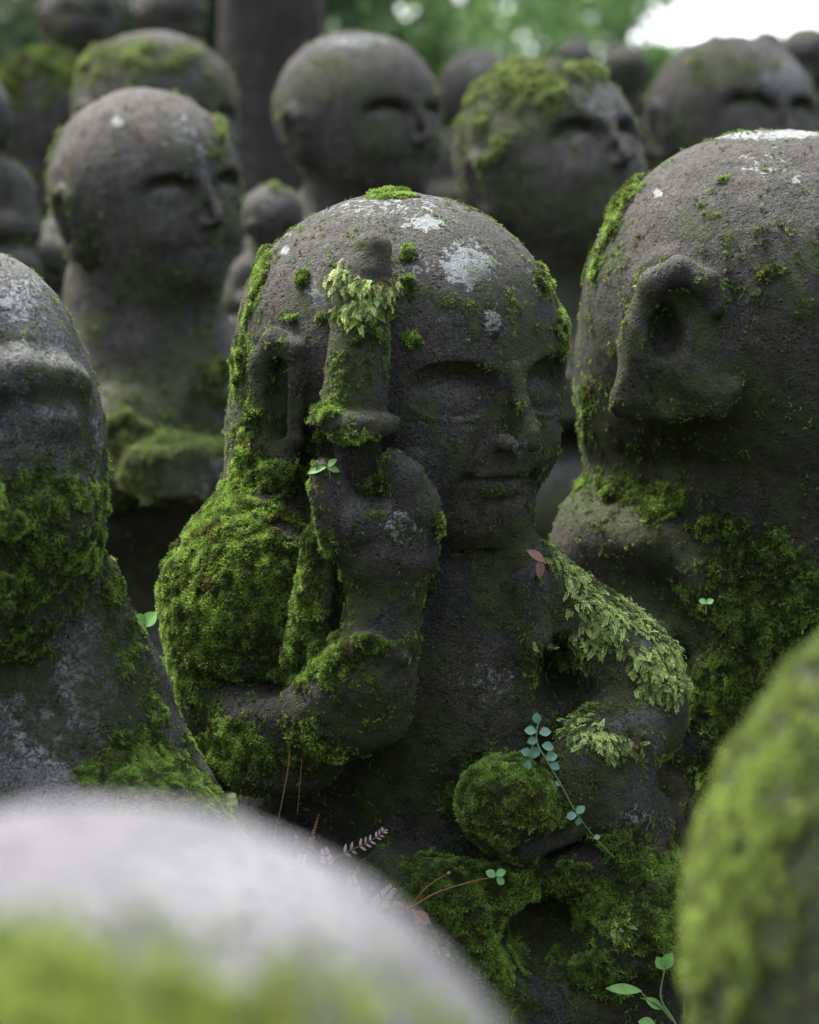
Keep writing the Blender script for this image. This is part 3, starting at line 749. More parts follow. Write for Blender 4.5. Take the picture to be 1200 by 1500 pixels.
def left_statue():
    M = Model(0, 800, 2.82, 4.5)
    R = 186
    M.e(-20, 1250, 70, 330, 190, 330, 10)
    M.chain([(-20, 1000, 40, 165), (0, 1150, 50, 190)], 80)
    M.chain([(60, 900, 40, 100), (105, 1060, 20, 110), (190, 1260, 10, 120)], 60, g='arm')
    M.chain([(110, 850, 70, 60), (170, 1000, 60, 62), (245, 1180, 50, 70), (330, 1380, 50, 90)], 40, g='arm')
    M.e(-20, 1640, 0, 400, 260, 260, 70)
    M.chain([(20, 1150, -110, 22), (120, 1240, -120, 22)], 40)
    M.chain([(120, 1240, -120, 100), (230, 1250, -90, 96), (330, 1330, -60, 96)], 60, g='arm')
    M.e(-27, 690, -30, 182, 190, 320, 10, g='head')
    g = 'head'
    # carved brow, eyelid, cheek and mouth
    M.e(40, 604, -206, 98, 25, 34, 14, 's', g=g)
    M.chain([(-40, 548, -180, 18), (30, 546, -172, 18), (88, 552, -135, 16), (118, 562, -98, 12)], 34, g=g)
    M.e(50, 616, -136, 66, 50, 34, 20, g=g)
    M.chain([(10, 655, -210, 9), (60, 646, -196, 9), (108, 656, -164, 8)], 5, 's', g=g)
    M.chain([(-30, 560, -208, 14), (-28, 700, -225, 20), (-22, 765, -250, 26)], 20, g=g)
    M.e(12, 772, -222, 20, 22, 18, 14, g=g)
    M.e(75, 760, -150, 60, 40, 60, 40, g=g)
    M.chain([(-60, 880, -215, 5), (0, 878, -210, 5), (28, 868, -196, 4)], 12, 's', g=g)
    M.chain([(-50, 862, -214, 10), (14, 858, -204, 8)], 14, g=g); M.chain([(-50, 900, -206, 12), (10, 896, -196, 10)], 14, g=g)
    bp = [(70, 785, 110, 115, .8), (40, 745, 80, 65, .85), (20, 860, 100, 80, .7), (110, 780, 45, 100, .75), (30, 920, 80, 50, .7), (205, 1125, 75, 55, 1.4), (245, 1160, 85, 42, 1.4, 30), (300, 1190, 50, 14, 1.2, 35), (165, 1110, 22, 40, .9), (160, 870, 24, 60, .6), (190, 960, 26, 60, .65), (225, 1050, 18, 60, .7), (20, 480, 20, 20, .1)]
    fm = [(60, 800, 120, 160, .75), (60, 620, 100, 60, .45), (170, 1000, 110, 160, .65)]
    bl = [(20, 440, 60, 60, .6), (130, 1000, 60, 100, .68), (80, 1070, 90, 80, .66), (140, 650, 20, 80, .5), (110, 880, 40, 60, .5)]
    finish(M, 'stone_statue', 'long-faced figure with a mossy cheek, cut by the left edge of the photo', STONE_PALE, gz(M, 0), bp, (), fm, bl, film=.5, plush=(5, .15), rough=2.6, seed=3)

def back_left():
    M = Model(215, 400, 4.3, 6)
    c = M.q(213, 282, 0); R = 141
    simple_body(M, 215, 330, R, w=.95, z0=1.25, hands=False)
    M.chain([(205, 430, 35, 112), (225, 620, 20, 105)], 40, g='torso')
    M.e(245, 880, -150, 150, 140, 110, 40, 's')
    M.e(262, 690, -170, 92, 60, 42, 30, g='hand'); M.e(185, 640, -110, 70, 60, 70, 40, g='arm')
    for i in range(4): M.chain([(200 + i * 8, 676 + i * 16, -225, 11), (300, 668 + i * 17, -225, 9)], 8, g='hand')
    M.head(c, R, yaw=44, pitch=0, roll=-4, fz=.2, zs=1.06, relief=1.7, ears=(1, 1), brow=1.1)
    bp = [(205, 640, 90, 50, .8), (280, 650, 90, 16, 1.35), (180, 700, 60, 70, .5), (310, 560, 40, 40, .6), (318, 200, 12, 40, .5)]
    fm = [(220, 620, 140, 120, .8), (120, 360, 60, 80, .5)]
    bl = [(172, 178, 9, 9, 1.0), (270, 190, 40, 40, .5), (300, 225, 20, 40, .5), (340, 560, 20, 30, .8), (300, 720, 60, 40, .5)]
    finish(M, 'stone_statue', 'tall-skulled figure with its chin bowed to the right, behind the long-faced one', STONE_BACK, gz(M, 215), bp, (), fm, bl, film=.5, plush=(9, .05), rough=3, tp=((.09, .12, .04), (.24, .30, .09)), seed=4, up_moss=.1)

def back_head(px, py, d, R, yaw, pitch, roll, zs, label, seed, bp=(), fm=(), bl=(), h=8, up=.3, relief=1.9, ears=(1, 1), w=1.0, smile=0, mat=None, ear_scale=1.0, film=.42, jaw=1.0, hands=True, moss=True, z0=1.1, fz=0):
    M = Model(px, py, d, h)
    simple_body(M, px, py, R, w=w, hands=hands, z0=z0 * zs)
    M.head(M.q(px, py, 0), R, yaw=yaw, pitch=pitch, roll=roll, zs=zs, relief=relief, ears=ears, smile=smile, ear_scale=ear_scale, jaw=jaw, brow=1.1, fz=fz)
    finish(M, 'stone_statue', label, mat or STONE_BACK, gz(M, px), bp, (), fm, bl, film=film, plush=(8, .05), rough=3, tp=((.12, .16, .05), (.28, .35, .11)), seed=seed, up_moss=up, moss_on=moss)

main_statue()
right_statue()
left_statue()
back_left()
back_head(228, 168, 5.6, 122, 44, 0, 0, 1.0, 'half-hidden figure with a moss-flecked crown, just above the tall-skulled one', 5, [(200, 85, 90, 22, .7), (150, 100, 50, 30, .6)], [(200, 90, 100, 40, .8)], (), up=.5, fz=.12)
back_head(525, 172, 5.1, 124, 46, 0, 0, 1.0, 'bald figure looking right in front of the dark trunk', 6, (), [(470, 120, 60, 60, .5)], [(520, 60, 80, 14, .6)], up=.1, w=.9, ear_scale=.8, fz=.2)
back_head(806, 240, 4.55, 138, 40, -14, 0, 1.1, 'smiling figure with moss over its crown and ear, behind the sceptre holder', 7,
          [(760, 130, 90, 40, .85), (720, 200, 50, 60, .6), (850, 110, 60, 20, .6)], [(760, 150, 100, 70, .9), (840, 200, 90, 100, .45)], [(880, 150, 40, 40, .5)], up=.4, smile=.25, ear_scale=.9, relief=1.9, fz=.25)
back_head(1072, 175, 5.7, 126, 30, 0, 4, .95, 'broad-faced figure whose face peers over the big-eared one', 8, [(1010, 90, 80, 18, .35)], [(1050, 100, 100, 50, .6)], [(1150, 110, 50, 40, .6)], up=.25, relief=2.1, mat=STONE_BACK, fz=.28)
# ---- figures close to the lens
def near_left():
    M = Model(140, 1500, 1.0, 17)
    R = 720
    M.e(140, 1912, 0, R, R * 1.05, 742, 10, g='head')
    M.e(140, 2300, -60, R * .8, R * .8, 560, 200, g='head')
    q = M.q(140, 1905, 0)
    M.E(q + np.array([0, 0, -900]), (420, 420, 400), None, 150, 'u', 'torso')
    M.chain([tuple(q + np.array([-620, 40, -1400])) + (380,), tuple(q + np.array([620, 40, -1400])) + (380,)], 200, pic=False)
    zb = (q[2] * M.s + M.W0[2] - gz(M, 140)) / M.s
    M.E(q + np.array([0, 0, -zb + 500]), (1050, 900, max(1200, zb - 1300)), None, 200, 'u', 'torso')
    for sd in (-1, 1): M.E(q + np.array([sd * R * .98, 0, -150]), (90, 170, 300), None, 60, 'u', 'ear:' + ('l' if sd < 0 else 'r'))
    finish(M, 'stone_statue', 'very close pale bald crown filling the bottom left corner, out of focus', STONE_FRONT, gz(M, 140), [(0, 1640, 560, 235, 1.3)], (), [(0, 1640, 560, 240, .9)], [(380, 1330, 300, 160, .5)],
           film=.0, plush=(22, .012), rough=6, seed=11, tp=((.18, .24, .05), (.40, .48, .12)))
def near_right():
    M = Model(1200, 1300, 1.63, 14)
    M.e(1462, 1395, 0, 452, 440, 565, 10, g='head')
    q = M.q(1462, 1395, 0)
    M.E(q + np.array([0, 0, -640]), (280, 280, 300), None, 120, 'u', 'torso')
    M.chain([tuple(q + np.array([-400, 40, -960])) + (260,), tuple(q + np.array([400, 40, -960])) + (260,)], 200, pic=False)
    zb = (q[2] * M.s + M.W0[2] - gz(M, 1200)) / M.s
    M.E(q + np.array([0, 0, -zb + 300]), (720, 600, max(800, zb - 900)), None, 200, 'u', 'torso')
    M.E(q + np.array([440, 0, -100]), (60, 110, 190), None, 40, 'u', 'ear')
    finish(M, 'stone_statue', 'close blurred head coated in moss at the bottom right corner', STONE_PALE, gz(M, 1200), [(1100, 1250, 120, 320, .8, 20), (1190, 1080, 60, 120, .6)], (), [(1120, 1250, 200, 400, .95)], [(1190, 1000, 30, 50, .7)],
           film=.6, plush=(13, .02), rough=5, seed=12, tp=((.10, .14, .03), (.32, .42, .10)))
STONE_FRONT = stone_mat('sunlit_andesite', (.075, .075, .078), (.155, .15, .155), warm=(.13, .12, .118), lichen=(.55, .55, .56), green=(.2, .26, .04))  # stone colour lightened to carry the sky light on the near crown
near_left(); near_right()
# ---- small far figures along the top of the slope
FAR = [(706, 135, 7.2, 62, 20, 'grey figure whose rounded crown shows between the two back heads'),
       (842, 92, 10.5, 34, -10, 'small far figure with a yellow-green crown beneath the trees'),
       (915, 100, 10.0, 36, 30, 'small far figure just left of the peering broad-faced one'),
       (1050, 72, 10.2, 24, 10, 'tiny far figure whose crown pokes up against the sky'),
       (1122, 72, 9.8, 28, -20, 'tiny far figure in the middle of three crowns against the sky'),
       (1182, 82, 8.6, 44, 25, 'far figure in the upper right corner with a round crown'),
       (14, 402, 5.2, 62, 30, 'purplish figure at the left edge behind the long-faced one'),
       (62, 385, 5.0, 44, 50, 'low purplish figure wedged beside the tall-skulled one'),
       (-48, 170, 4.9, 66, 0, 'pale green-streaked figure barely inside the left edge'),
       (400, 322, 4.75, 46, 60, 'small pink-grey figure showing over the shoulder of the sceptre holder'),
       (250, 20, 8.2, 52, 35, 'dim figure under the trees at the top left'),
       (118, 22, 8.6, 58, 15, 'dim figure beside the mossy rock at the top left'),
       (620, 150, 6.6, 46, 20, 'figure in the gap right of the dark trunk'),
       (1010, 420, 4.6, 70, 40, 'shaded figure in the gap behind the big-eared one')]
for i, (px, py, d, R, yaw, lab) in enumerate(FAR):
    if lab.startswith('shaded') or lab.startswith('figure in the gap'): continue
    back_head(px, py, d, R, yaw, (4, -10, 12, 0, 8)[i % 5], (-5, 4, 0, 7, -8)[i % 5], 1.12 if i in (6, 9) else 1.0, lab, 30 + i, (), (), [(px, py - R * .5, R * .6, R * .4, .5)], h=max(3.2, R / 13), up=.65 if i in (1, 2, 6) else .35, relief=1.9, hands=R > 55, moss=R > 40)

# ------------------------------------------------------------------ tubes, leaves
def tube(pts, rad, sides=7):
    pts = [np.array(p, float) for p in pts]; V = []; Fc = []
    for i, p in enumerate(pts):
        t = pts[min(i + 1, len(pts) - 1)] - pts[max(i - 1, 0)]; t /= np.linalg.norm(t) + 1e-9
        a = np.cross(t, [0.3, .2, 1.0] if abs(t[2]) < .9 else [1.0, 0, 0]); a /= np.linalg.norm(a); b = np.cross(t, a)
        for k in range(sides):
            th = 2 * math.pi * k / sides; V.append(p + (a * math.cos(th) + b * math.sin(th)) * rad[i])
    for i in range(len(pts) - 1):
        for k in range(sides):
            k2 = (k + 1) % sides; Fc.append([i * sides + k, i * sides + k2, (i + 1) * sides + k2, (i + 1) * sides + k])
    return np.array(V), np.array(Fc)
def smooth_path(pts, n=8):
    pts = [np.array(p, float) for p in pts]; out = []
    Q = [2 * pts[0] - pts[1]] + pts + [2 * pts[-1] - pts[-2]]
    for i in range(1, len(Q) - 2):
        for k in range(n):
            t = k / n
            out.append(.5 * (2 * Q[i] + (Q[i + 1] - Q[i - 1]) * t + (2 * Q[i - 1] - 5 * Q[i] + 4 * Q[i + 1] - Q[i + 2]) * t * t + (3 * Q[i] - Q[i - 1] - 3 * Q[i + 1] + Q[i + 2]) * t ** 3))
    out.append(pts[-1]); return out
def join(parts):
    V = []; Fc = []; o = 0
    for v, f in parts: V.append(v); Fc.append(f + o); o += len(v)
    return np.concatenate(V), np.concatenate(Fc)
def leaf_geo(base, d, nrm, ln, wd, curl=.15, fold=.12, n=6, shape=1.0):
    d = np.array(d, float); d /= np.linalg.norm(d); nrm = np.array(nrm, float); nrm -= d * (nrm @ d); nrm /= np.linalg.norm(nrm); s = np.cross(d, nrm)
    V = []; Fc = []
    for i in range(n + 1):
        t = i / n; wv = wd * (math.sin(math.pi * min(1, max(.02, t)) ** shape) ** .8 + .02)
        c = np.array(base) + d * ln * t - nrm * curl * ln * t * t
        V += [c - s * wv + nrm * fold * wv, c, c + s * wv + nrm * fold * wv]
        if i: b = (i - 1) * 3; Fc += [[b, b + 1, b + 4, b + 3], [b + 1, b + 2, b + 5, b + 4]]
    return np.array(V), np.array(Fc)

# ------------------------------------------------------------------ trees
BARK = plain_mat('damp_bark', (.010, .008, .006), (.036, .029, .022), 22, bump=.9, dist=.02)
def crown_mesh(centres, radii, n, size, tints, rng, flat=.8):
    """leaves spread through a few uneven clumps"""
    centres = np.array(centres); radii = np.array(radii)
    wgt = radii ** 2 / (radii ** 2).sum(); ci = rng.choice(len(centres), n, p=wgt)
    dv = rng.normal(size=(n, 3)); dv /= np.linalg.norm(dv, axis=1, keepdims=True)
    rr = radii[ci] * (rng.random(n) ** .45) * (.75 + .6 * vn(dv * 3 + ci[:, None] * 7, 1, 3))
    p = centres[ci] + dv * rr[:, None] * np.array([1, 1, flat])
    keep = fbm(p, .55, 17, 2) > .42; p = p[keep]; ci = ci[keep]; n = len(p)
    ax = rng.normal(size=(n, 3)); ax[:, 2] -= .5; ax /= np.linalg.norm(ax, axis=1, keepdims=True)
    sd = np.cross(ax, rng.normal(size=(n, 3))); sd /= np.linalg.norm(sd, axis=1, keepdims=True)
    s = (size * (.6 + .8 * rng.random(n)))[:, None]; w_ = s * .3
    up = np.cross(ax, sd) * s * .08
    V = np.stack([p, p + ax * s * .45 + sd * w_ + up, p + ax * s, p + ax * s * .45 - sd * w_ + up], 1).reshape(-1, 3)
    Fc = np.arange(4 * n).reshape(n, 4)
    t = np.clip(vn(p, .6, 5) * 1.2 - .1 + rng.normal(size=n) * .15, 0, 1)[:, None]
    C = np.array(tints[0]) * (1 - t) + np.array(tints[1]) * t
    return V, Fc, np.repeat(C, 4, 0)
LEAF = leaf_mat('tree_leaves', .5, .5)
def tree(x, y, h, tr, cr, label, tints, n=9000, size=.08, low=.3, seed=0, group='trees behind the figures', lean=0, nclump=16):
    rng = np.random.default_rng(900 + seed)
    z0 = float(zg(x, y)) - .05; root = empty('broadleaf_tree', (x, y, z0))
    tp_ = [(0, 0, -.1), (lean * .3, .05, h * .3), (lean * .7, -.05, h * .6), (lean, 0, h * .92)]
    path = smooth_path(tp_, 6); rad = [tr * (1.25 - 1.1 * i / (len(path) - 1)) + .01 for i in range(len(path))]; rad[0] *= 1.35
    tv, tf_ = tube(path, rad, 12); tv = tv + (vn(tv * np.array([1, 1, .3]), .07, seed)[:, None] - .5) * tr * .25
    mesh_obj('trunk', tv, tf_, BARK, root)
    cs = []; rs = []
    for i in range(nclump):
        hh = h * (low + (1 - low) * rng.random()); a = rng.random() * 6.28; rr = cr * (.35 + .65 * rng.random()) * (1.0 - .5 * abs((hh / h - .6)))
        end = np.array([lean * hh / h + math.cos(a) * rr, math.sin(a) * rr, hh]); st = np.array([lean * hh / h * .8, 0, max(.2, hh * .75)])
        lp = smooth_path([st, (st + end) / 2 + np.array([0, 0, -.05 * h]), end], 4)
        lv, lf = tube(lp, [tr * .35 * (1 - .75 * k / (len(lp) - 1)) for k in range(len(lp))], 6)
        if i < 9: mesh_obj('limb', lv, lf, BARK, root)
        cs.append(end); rs.append(cr * (.28 + .25 * rng.random()))
    V, Fc, C = crown_mesh(cs, rs, n, size, tints, rng)
    mesh_obj('crown', V, Fc, LEAF, root, smooth=False, colors=C)
    tag(root, label, 'tree', group); return root
G1 = ((.07, .14, .045), (.18, .32, .10)); G2 = ((.03, .055, .025), (.07, .12, .045)); G3 = ((.10, .19, .07), (.26, .42, .14))
def X(px, d): return (px - 600) / FPX * d
tree(X(640, 15), 15, 4.2, .08, 1.0, 'bright green leafy tree in the middle of the top edge', G3, 8000, .07, .05, 1)
tree(X(540, 17), 17, 5.0, .09, 1.2, 'green leafy tree just right of the dark trunk', G1, 9000, .08, .03, 2)
tree(X(820, 19), 19, 4.6, .08, 1.0, 'thin leafy tree next to the open sky', G3, 4500, .08, .05, 3)
tree(X(700, 23), 23, 6.5, .12, 1.9, 'deeper green tree behind the brighter ones', G1, 6000, .10, .02, 4)
tree(X(330, 14), 14, 6.0, .13, 1.4, 'dark evergreen tree left of the dark trunk', G2, 16000, .08, .02, 5)
tree(X(120, 12.5), 12.5, 6.0, .13, 1.3, 'dark evergreen tree over the top left figures', G2, 18000, .08, .02, 6)
tree(X(-120, 13.5), 13.5, 6.0, .13, 1.5, 'dark evergreen tree just off the left edge', G2, 14000, .08, .02, 7)
tree(X(450, 24), 24, 8.5, .16, 2.2, 'tall dark tree far behind the trunk', G2, 16000, .12, .02, 8)
tree(X(150, 22), 22, 9.0, .16, 2.6, 'tall dark tree far up the left slope', G2, 16000, .12, .02, 9)
tree(X(905, 21), 21, 1.75, .06, 1.0, 'low pale green bush under the open sky', G3, 6000, .08, .1, 10)
for i, (px, d, h_, lab) in enumerate([(965, 17, .34, 'low hazy bush between the far crowns at the upper right'), (1085, 18, .30, 'low bush under the open sky, second from the right edge'), (1190, 17, .34, 'low bush at the upper right corner below the sky')]):
    tree(X(px, d), d, h_ + .1, .03, .42, lab, G1, 5000, .06, .0, 20 + i, nclump=9, group=None)
# the big dark trunk
def big_trunk():
    d = 7.6; x = X(402, d); z0 = float(zg(x, d)); root = empty('cedar_tree', (x, d, z0))
    path = smooth_path([(0, 0, -.15), (.0, 0, .5), (-.02, 0, 1.6), (-.05, .1, 4.0), (-.05, .2, 8.0)], 10)
    n = len(path); rad = [.165 * (1.0 - .55 * i / n) + .10 * max(0, 1 - i / 8) ** 2 for i in range(n)]
    v, f = tube(path, rad, 40)
    ang = np.arctan2(v[:, 1], v[:, 0]); q = np.stack([np.cos(ang) * 3, np.sin(ang) * 3, v[:, 2] * .35], 1)
    v[:, :2] *= (1 + (fbm(q, .35, 3, 3) - .5) * .22)[:, None]
    mesh_obj('trunk', v, f, BARK, root)
    rng = np.random.default_rng(3); cs = []; rs = []
    for i in range(22):
        hh = 3.6 + 4.6 * rng.random(); a = rng.random() * 6.28; rr = (8.6 - hh) * .35
        cs.append((math.cos(a) * rr, math.sin(a) * rr, hh)); rs.append(.55)
        lv, lf = tube([(0, 0, hh + .1), (math.cos(a) * rr * .5, math.sin(a) * rr * .5, hh + .12), (math.cos(a) * rr, math.sin(a) * rr, hh)], [.04, .03, .01], 6)
        if i < 10: mesh_obj('limb', lv, lf, BARK, root)
    V, Fc, C = crown_mesh(cs, rs, 14000, .12, G2, rng)
    mesh_obj('crown', V, Fc, LEAF, root, smooth=False, colors=C)
    tag(root, 'thick dark brown trunk rising out of the frame left of the middle', 'tree')
big_trunk()
# low ferns and moss shoots over the bank
def undergrowth():
    rng = np.random.default_rng(55); n = 15000
    x = rng.uniform(-5, 4.5, n); y = rng.uniform(1.5, 15, n); p = np.stack([x, y, 0 * x], 1); keep = fbm(p, .7, 4, 2) > .40; p = p[keep]; n = len(p)
    p[:, 2] = zg(p[:, 0], p[:, 1]); z = np.array([0, 0, 1.0]) + rng.normal(size=(n, 3)) * .3; z /= np.linalg.norm(z, axis=1, keepdims=True)
    xx = rng.normal(size=(n, 3)); xx[:, 2] = np.abs(xx[:, 2]) * .6; xx -= (xx * z).sum(1, keepdims=True) * z * .6; xx /= np.linalg.norm(xx, axis=1, keepdims=True); yy = np.cross(z, xx)
    s = .05 + .12 * rng.random(n) ** 2; t = np.clip(vn(p, .5, 8) + rng.normal(size=n) * .2, 0, 1)[:, None]; base = np.array((.03, .05, .015)) * (1 - t) + np.array((.11, .17, .04)) * t
    base[rng.random(n) < .15] = (.10, .06, .03)
    tv, tf, tt = FRONDS[0]
    W = p[:, None] + s[:, None, None] * (tv[None, :, 0:1] * xx[:, None] + tv[None, :, 1:2] * yy[:, None] + tv[None, :, 2:3] * z[:, None])
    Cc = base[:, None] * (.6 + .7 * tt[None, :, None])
    o = mesh_obj('undergrowth', W.reshape(-1, 3), (tf[None] + (np.arange(n) * len(tv))[:, None, None]).reshape(-1, 4), MOSS, smooth=False, colors=Cc.reshape(-1, 3))
    tag(o, 'low ferns and moss shoots covering the ground between the figures', 'undergrowth', kind='stuff')
undergrowth()
# mossy boulder at the left
def boulder(px, py, d, rx, ry, rz, label, seed, up=1.2):
    M = Model(px, py, d, 6)
    M.e(px, py + rz * .3, 0, rx, ry, rz, 10, g='boulder'); M.e(px - rx * .2, py + rz * .9, 20, rx * 1.1, ry, rz, 40, g='boulder'); M.e(px + rx * .5, py + rz * .7, -30, rx * .6, ry * .7, rz * .6, 40, g='boulder')
    zb = (M.q(px, py)[2] * M.s + M.W0[2] - gz(M, px)) / M.s
    M.E(M.q(px, py) + np.array([0, 0, -zb * .6]), (rx * 1.1, ry, zb * .5), None, 60, 'u', 'boulder')
    v, Q, lab = M.build(); W = v * M.s + M.W0; nr, fn = vert_normals(W, Q)
    W = W + nr * ((fbm(v, 60, seed, 3) - .5) * 22 * M.s)[:, None]; nr, fn = vert_normals(W, Q)
    m = sst(.3, .6, fbm(v, 60, seed + 5, 2) * .6 + nr[:, 2] * .4 * up)
    root = empty('mossy_boulder', (M.W0[0], M.W0[1], gz(M, px)))
    mesh_obj('rock', W - np.array(root.location), Q, STONE_BACK, root, attrs={'moss': m, 'lichen': m * 0, 'dry': np.clip(nr[:, 2], 0, 1) * .4})
    r = scatter(W, Q, nr, fn, m[Q].mean(1) * .03, M.s, 9, 'tuft', np.random.default_rng(seed), (.03, .05, .012), (.14, .20, .04))
    mo = mesh_obj('moss', r[0] - np.array(root.location), r[1], MOSS, root, smooth=False, colors=r[2]); mo['kind'] = 'stuff'
    tag(root, label, 'boulder')
boulder(62, 120, 6.6, 66, 60, 70, 'moss-covered boulder at the left behind the tall-skulled figure', 3, 2.2)
boulder(668, 150, 7.9, 50, 50, 50, 'yellow-green mossy boulder in the gap between the two back heads', 9, 1.6)

# ------------------------------------------------------------------ small plants, stems and litter
def simple_mat(name, c, rough=.5, trans=.3): return leaf_mat(name, rough, trans, base=c)
L_GREEN = simple_mat('young_leaf', (.16, .34, .08)); L_BLUE = simple_mat('blue_green_leaf', (.13, .26, .18)); L_LIME = simple_mat('clover_leaf', (.22, .42, .16))
L_DRY = simple_mat('withered_frond', (.42, .34, .33), .7); L_BROWN = simple_mat('fallen_leaf', (.30, .16, .12), .7); STEM_B = simple_mat('brown_stem', (.16, .085, .04), .7, 0.02); STEM_G = simple_mat('green_stem', (.14, .20, .07), .6, .1)
def at(px, py, y=0, d0=3.0):                      # a point at depth offset y (photo pixels) in front of distance d0
    r = ray(px, py); W0 = P(620, 750, d0); t = (W0[1] + y * d0 / FPX) / r[1]
    return CAM + r * t
U = 3.0 / FPX
def plant(name, label, cat, stems, leaves, smat, lmat, group=None, y=-250, r=1.3, leafname='leaf'):
    b = at(*stems[0][0]) if len(stems[0][0]) == 3 else at(*stems[0][0], y)
    root = empty(name, tuple(b))
    pt = lambda p: (at(*p) if len(p) == 3 else at(p[0], p[1], y)) - b
    sp = []
    for st in stems:
        path = smooth_path([pt(p) for p in st], 6); n = len(path)
        sp.append(tube(path, [r * U * (1.15 - .6 * i / n) for i in range(n)], 6))
    v, f = join(sp); mesh_obj('stem', v, f, smat, root)
    for lf in leaves:
        p, q, wd = lf[0], lf[1], lf[2]; a = pt(p); e = pt(q); m = lf[3] if len(lf) > 3 else lmat
        ln = np.linalg.norm(e - a)
        v, f = leaf_geo(a, e - a, np.array([random.uniform(-.4, .4), -1, .8]), ln, wd * U, curl=.1, fold=.25)
        mesh_obj(leafname, v, f, m, root)
    tag(root, label, cat, group); return root
def rl(x, y, r, a, d=None):                        # a rounded leaf: from (x,y) outwards at angle a
    return ((x, y), (x + r * 2 * math.cos(math.radians(a)), y - r * 2 * math.sin(math.radians(a))), r * .8)
plant('seedling', 'tiny seedling with three narrow leaves on the fist that holds the sceptre', 'seedling', [[(484, 700), (482, 690), (478, 684)]],
      [((478, 684), (450, 692), 5), ((480, 683), (493, 672), 5), ((480, 685), (498, 690), 5)], STEM_G, L_GREEN, y=-305, r=.9)
plant('creeper', 'blue-green round-leaved creeper trailing past the mossy ball', 'creeper', [[(790, 1052, -270), (786, 1085, -275), (800, 1112, -280), (822, 1150, -275), (845, 1192, -270), (872, 1228, -255), (900, 1256, -250)], [(786, 1085, -275), (772, 1108, -280)]],
      [rl(788, 1060, 8, 100), rl(786, 1072, 9, 170), rl(790, 1074, 9, 10), rl(788, 1084, 8, 190), rl(794, 1092, 9, 350), rl(778, 1106, 8, 150), rl(780, 1110, 9, 60), rl(776, 1114, 8, 250), rl(800, 1112, 9, 20), rl(806, 1118, 8, 330), rl(788, 1100, 8, 215), rl(822, 1150, 5, 150), rl(845, 1192, 8, 45), rl(845, 1194, 8, 190), rl(848, 1198, 6, 260), rl(870, 1228, 5, 20)], STEM_G, L_BLUE, y=-275, r=1.2)
def fern(label, pts, ln, y=-262, mat=None, leaf=L_DRY, smat=STEM_B, n=9):
    b = at(pts[0][0], pts[0][1], y); root = empty('fern_frond', tuple(b)); path = smooth_path([at(p[0], p[1], y) - b for p in pts], 8); k = len(path)
    v, f = tube(path, [1.2 * U * (1.1 - .7 * i / k) for i in range(k)], 6); mesh_obj('stem', v, f, smat, root)
    for i in range(n):
        j = int((k - 2) * (.3 + .7 * i / n)); t = path[min(j + 1, k - 1)] - path[j]; t /= np.linalg.norm(t); s_ = np.cross(t, [0, -1, 0]); L_ = ln * U * (1 - .6 * i / n)
        for sd in (-1, 1):
            v, f = leaf_geo(path[j], t * .7 + s_ * sd + np.array([0, random.uniform(-.3, .3), 0]), (0, -1, .3), L_, L_ * .17, curl=.25, fold=.3, n=4); mesh_obj('leaflet', v, f, leaf, root)
    tag(root, label, 'fern', 'withered fern fronds below the sleeve')
fern('dry whitish fern frond with a curled tip, longest of those below the sleeve', [(462, 1275), (500, 1252), (535, 1236), (558, 1222), (565, 1212)], 13)
fern('short pale withered fern frond standing at the left end of the ferns', [(436, 1300), (440, 1270), (444, 1245)], 14)
fern('small withered frond beside the base of the longest fern', [(480, 1280), (478, 1255), (474, 1240)], 12)
fern('pale frond standing upright against the dark lap, half hidden by the blurred crown', [(520, 1325), (518, 1300), (514, 1278)], 13)
fern('whitish frond leaning right just above the fallen curled leaf', [(545, 1345), (560, 1318), (582, 1292)], 17)
fern('brownish drooping fern frond lying toward the curled leaf', [(560, 1332), (590, 1330), (622, 1345)], 13, leaf=L_BROWN)
fern('thin bare reddish fern shoot left of the longest fern', [(452, 1260), (458, 1225), (468, 1192)], 5, leaf=L_BROWN)
plant('clover', 'clover with one lobed bright leaf on a long arching brown stalk', 'clover', [[(598, 1332), (640, 1308), (690, 1292), (724, 1285)]], [rl(726, 1284, 8, 150), rl(727, 1283, 8, 30), rl(728, 1286, 7, 320)], STEM_B, L_LIME, y=-275, r=1.6)
plant('bare_stalk', 'short brown stalk bending up beside the clover', 'stalk', [[(600, 1330), (625, 1300), (655, 1280)]], [rl(655, 1280, 3, 30)], STEM_B, L_BROWN, y=-272, r=1.3)
plant('sprout', 'bright green leafy sprout at the bottom, right of the lap', 'sprout', [[(990, 1500), (975, 1478), (950, 1465), (938, 1452)], [(982, 1490), (968, 1460), (973, 1425), (974, 1415)], [(985, 1495), (962, 1470), (938, 1462)]],
      [((940, 1452), (888, 1446), 8), ((972, 1420), (984, 1396), 9), ((974, 1420), (962, 1402), 8), ((945, 1462), (972, 1478), 7), ((960, 1500), (935, 1496), 8)], STEM_G, L_GREEN, y=-262, r=1.5)
plant('rootlet', 'long pale brown rootlet hanging from the sleeve, left one of two', 'rootlet', [[(423, 1052), (424, 1110), (414, 1170), (401, 1232)]], [], STEM_B, L_BROWN, 'rootlets hanging from the sleeve', y=-225, r=1.3)
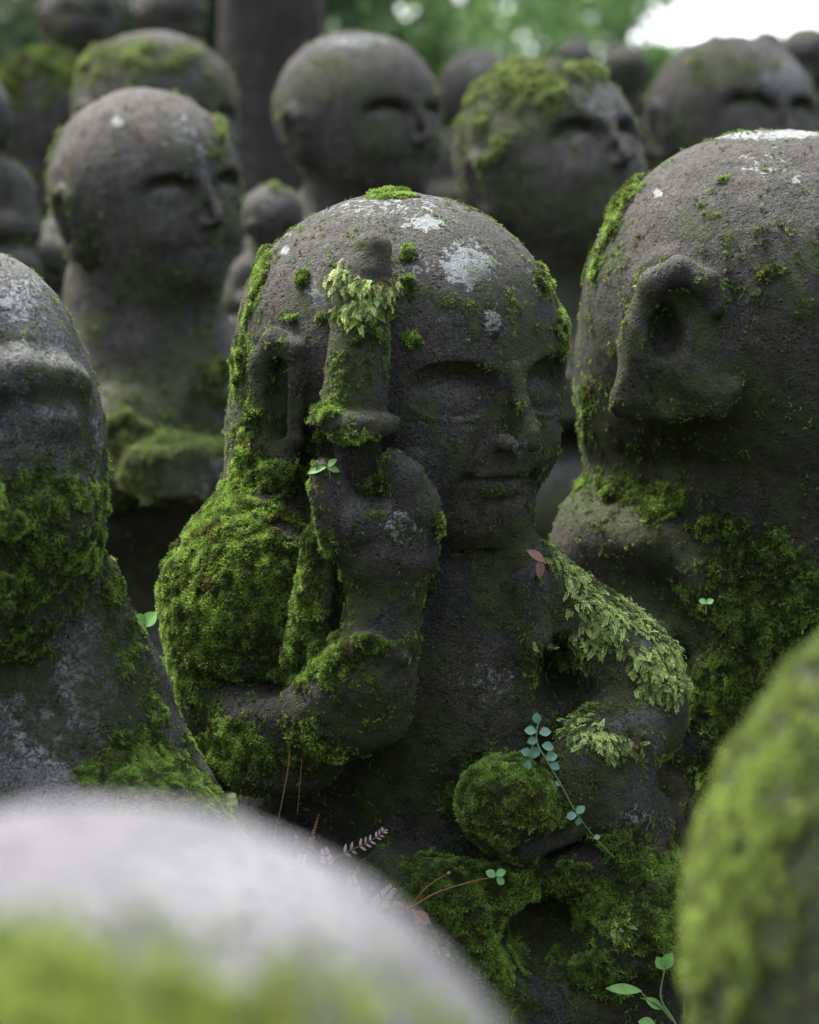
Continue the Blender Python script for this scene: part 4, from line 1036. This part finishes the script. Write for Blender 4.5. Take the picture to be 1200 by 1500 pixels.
plant('rootlet', 'thin dark rootlet hanging from the sleeve, right one of two', 'rootlet', [[(446, 1030), (444, 1090), (436, 1190)]], [], STEM_B, L_BROWN, 'rootlets hanging from the sleeve', y=-225, r=.9)
plant('grass_stem', 'thin grass stem rising beside the bright leafy sprout', 'stem', [[(1002, 1490), (1003, 1420), (998, 1340)]], [], STEM_G, L_GREEN, y=-255, r=.9)
plant('sprig', 'tiny two-leaved sprig on the dark robe of the big-eared figure', 'sprig', [[(1034, 900), (1035, 884)]], [rl(1035, 884, 6, 30), rl(1035, 884, 6, 150)], STEM_G, L_LIME, y=-20, r=.9)
plant('twig', 'dark curved twig lying over the moss of the long-faced figure', 'twig', [[(246, 1092, -250), (275, 1135, -250), (315, 1180, -250), (350, 1218, -250)]], [], simple_mat('dark_twig', (.05, .02, .015), .7, .02), L_BROWN, r=2.0)
plant('curled_leaf', 'reddish curled dead leaf at the end of the withered ferns', 'leaf', [[(600, 1335), (612, 1344)]], [((604, 1336), (632, 1352), 9), ((610, 1340), (622, 1362), 8)], STEM_B, L_BROWN, y=-268, r=1)
plant('fallen_leaf', 'brown dead leaf caught on the robe collar beside the fern moss', 'leaf', [[(770, 806), (776, 812)]], [((772, 806), (800, 822), 7), ((790, 818), (792, 848), 7)], STEM_B, L_BROWN, y=-158, r=.8)
plant('fallen_leaf', 'small dead leaf stuck between the fist and the chin', 'leaf', [[(630, 790), (635, 780)]], [((632, 796), (646, 768), 5)], STEM_B, L_BROWN, y=-270, r=.7)
plant('fallen_leaf', 'small reddish leaf on the mossy robe above the blurred crown', 'leaf', [[(138, 1160), (142, 1158)]], [((138, 1162), (160, 1152), 8)], STEM_B, L_BROWN, y=-330, r=.7)
plant('weed', 'blurred green weed in the gap left of the mossy shoulder', 'weed', [[(240, 1010, 120), (225, 960, 120), (212, 915, 120)]], [((212, 918, 120), (228, 896, 120), 12), ((212, 918, 120), (196, 900, 120), 11), ((226, 965, 120), (204, 945, 120), 10), ((232, 985, 120), (248, 962, 120), 12)], STEM_G, L_GREEN, r=2)
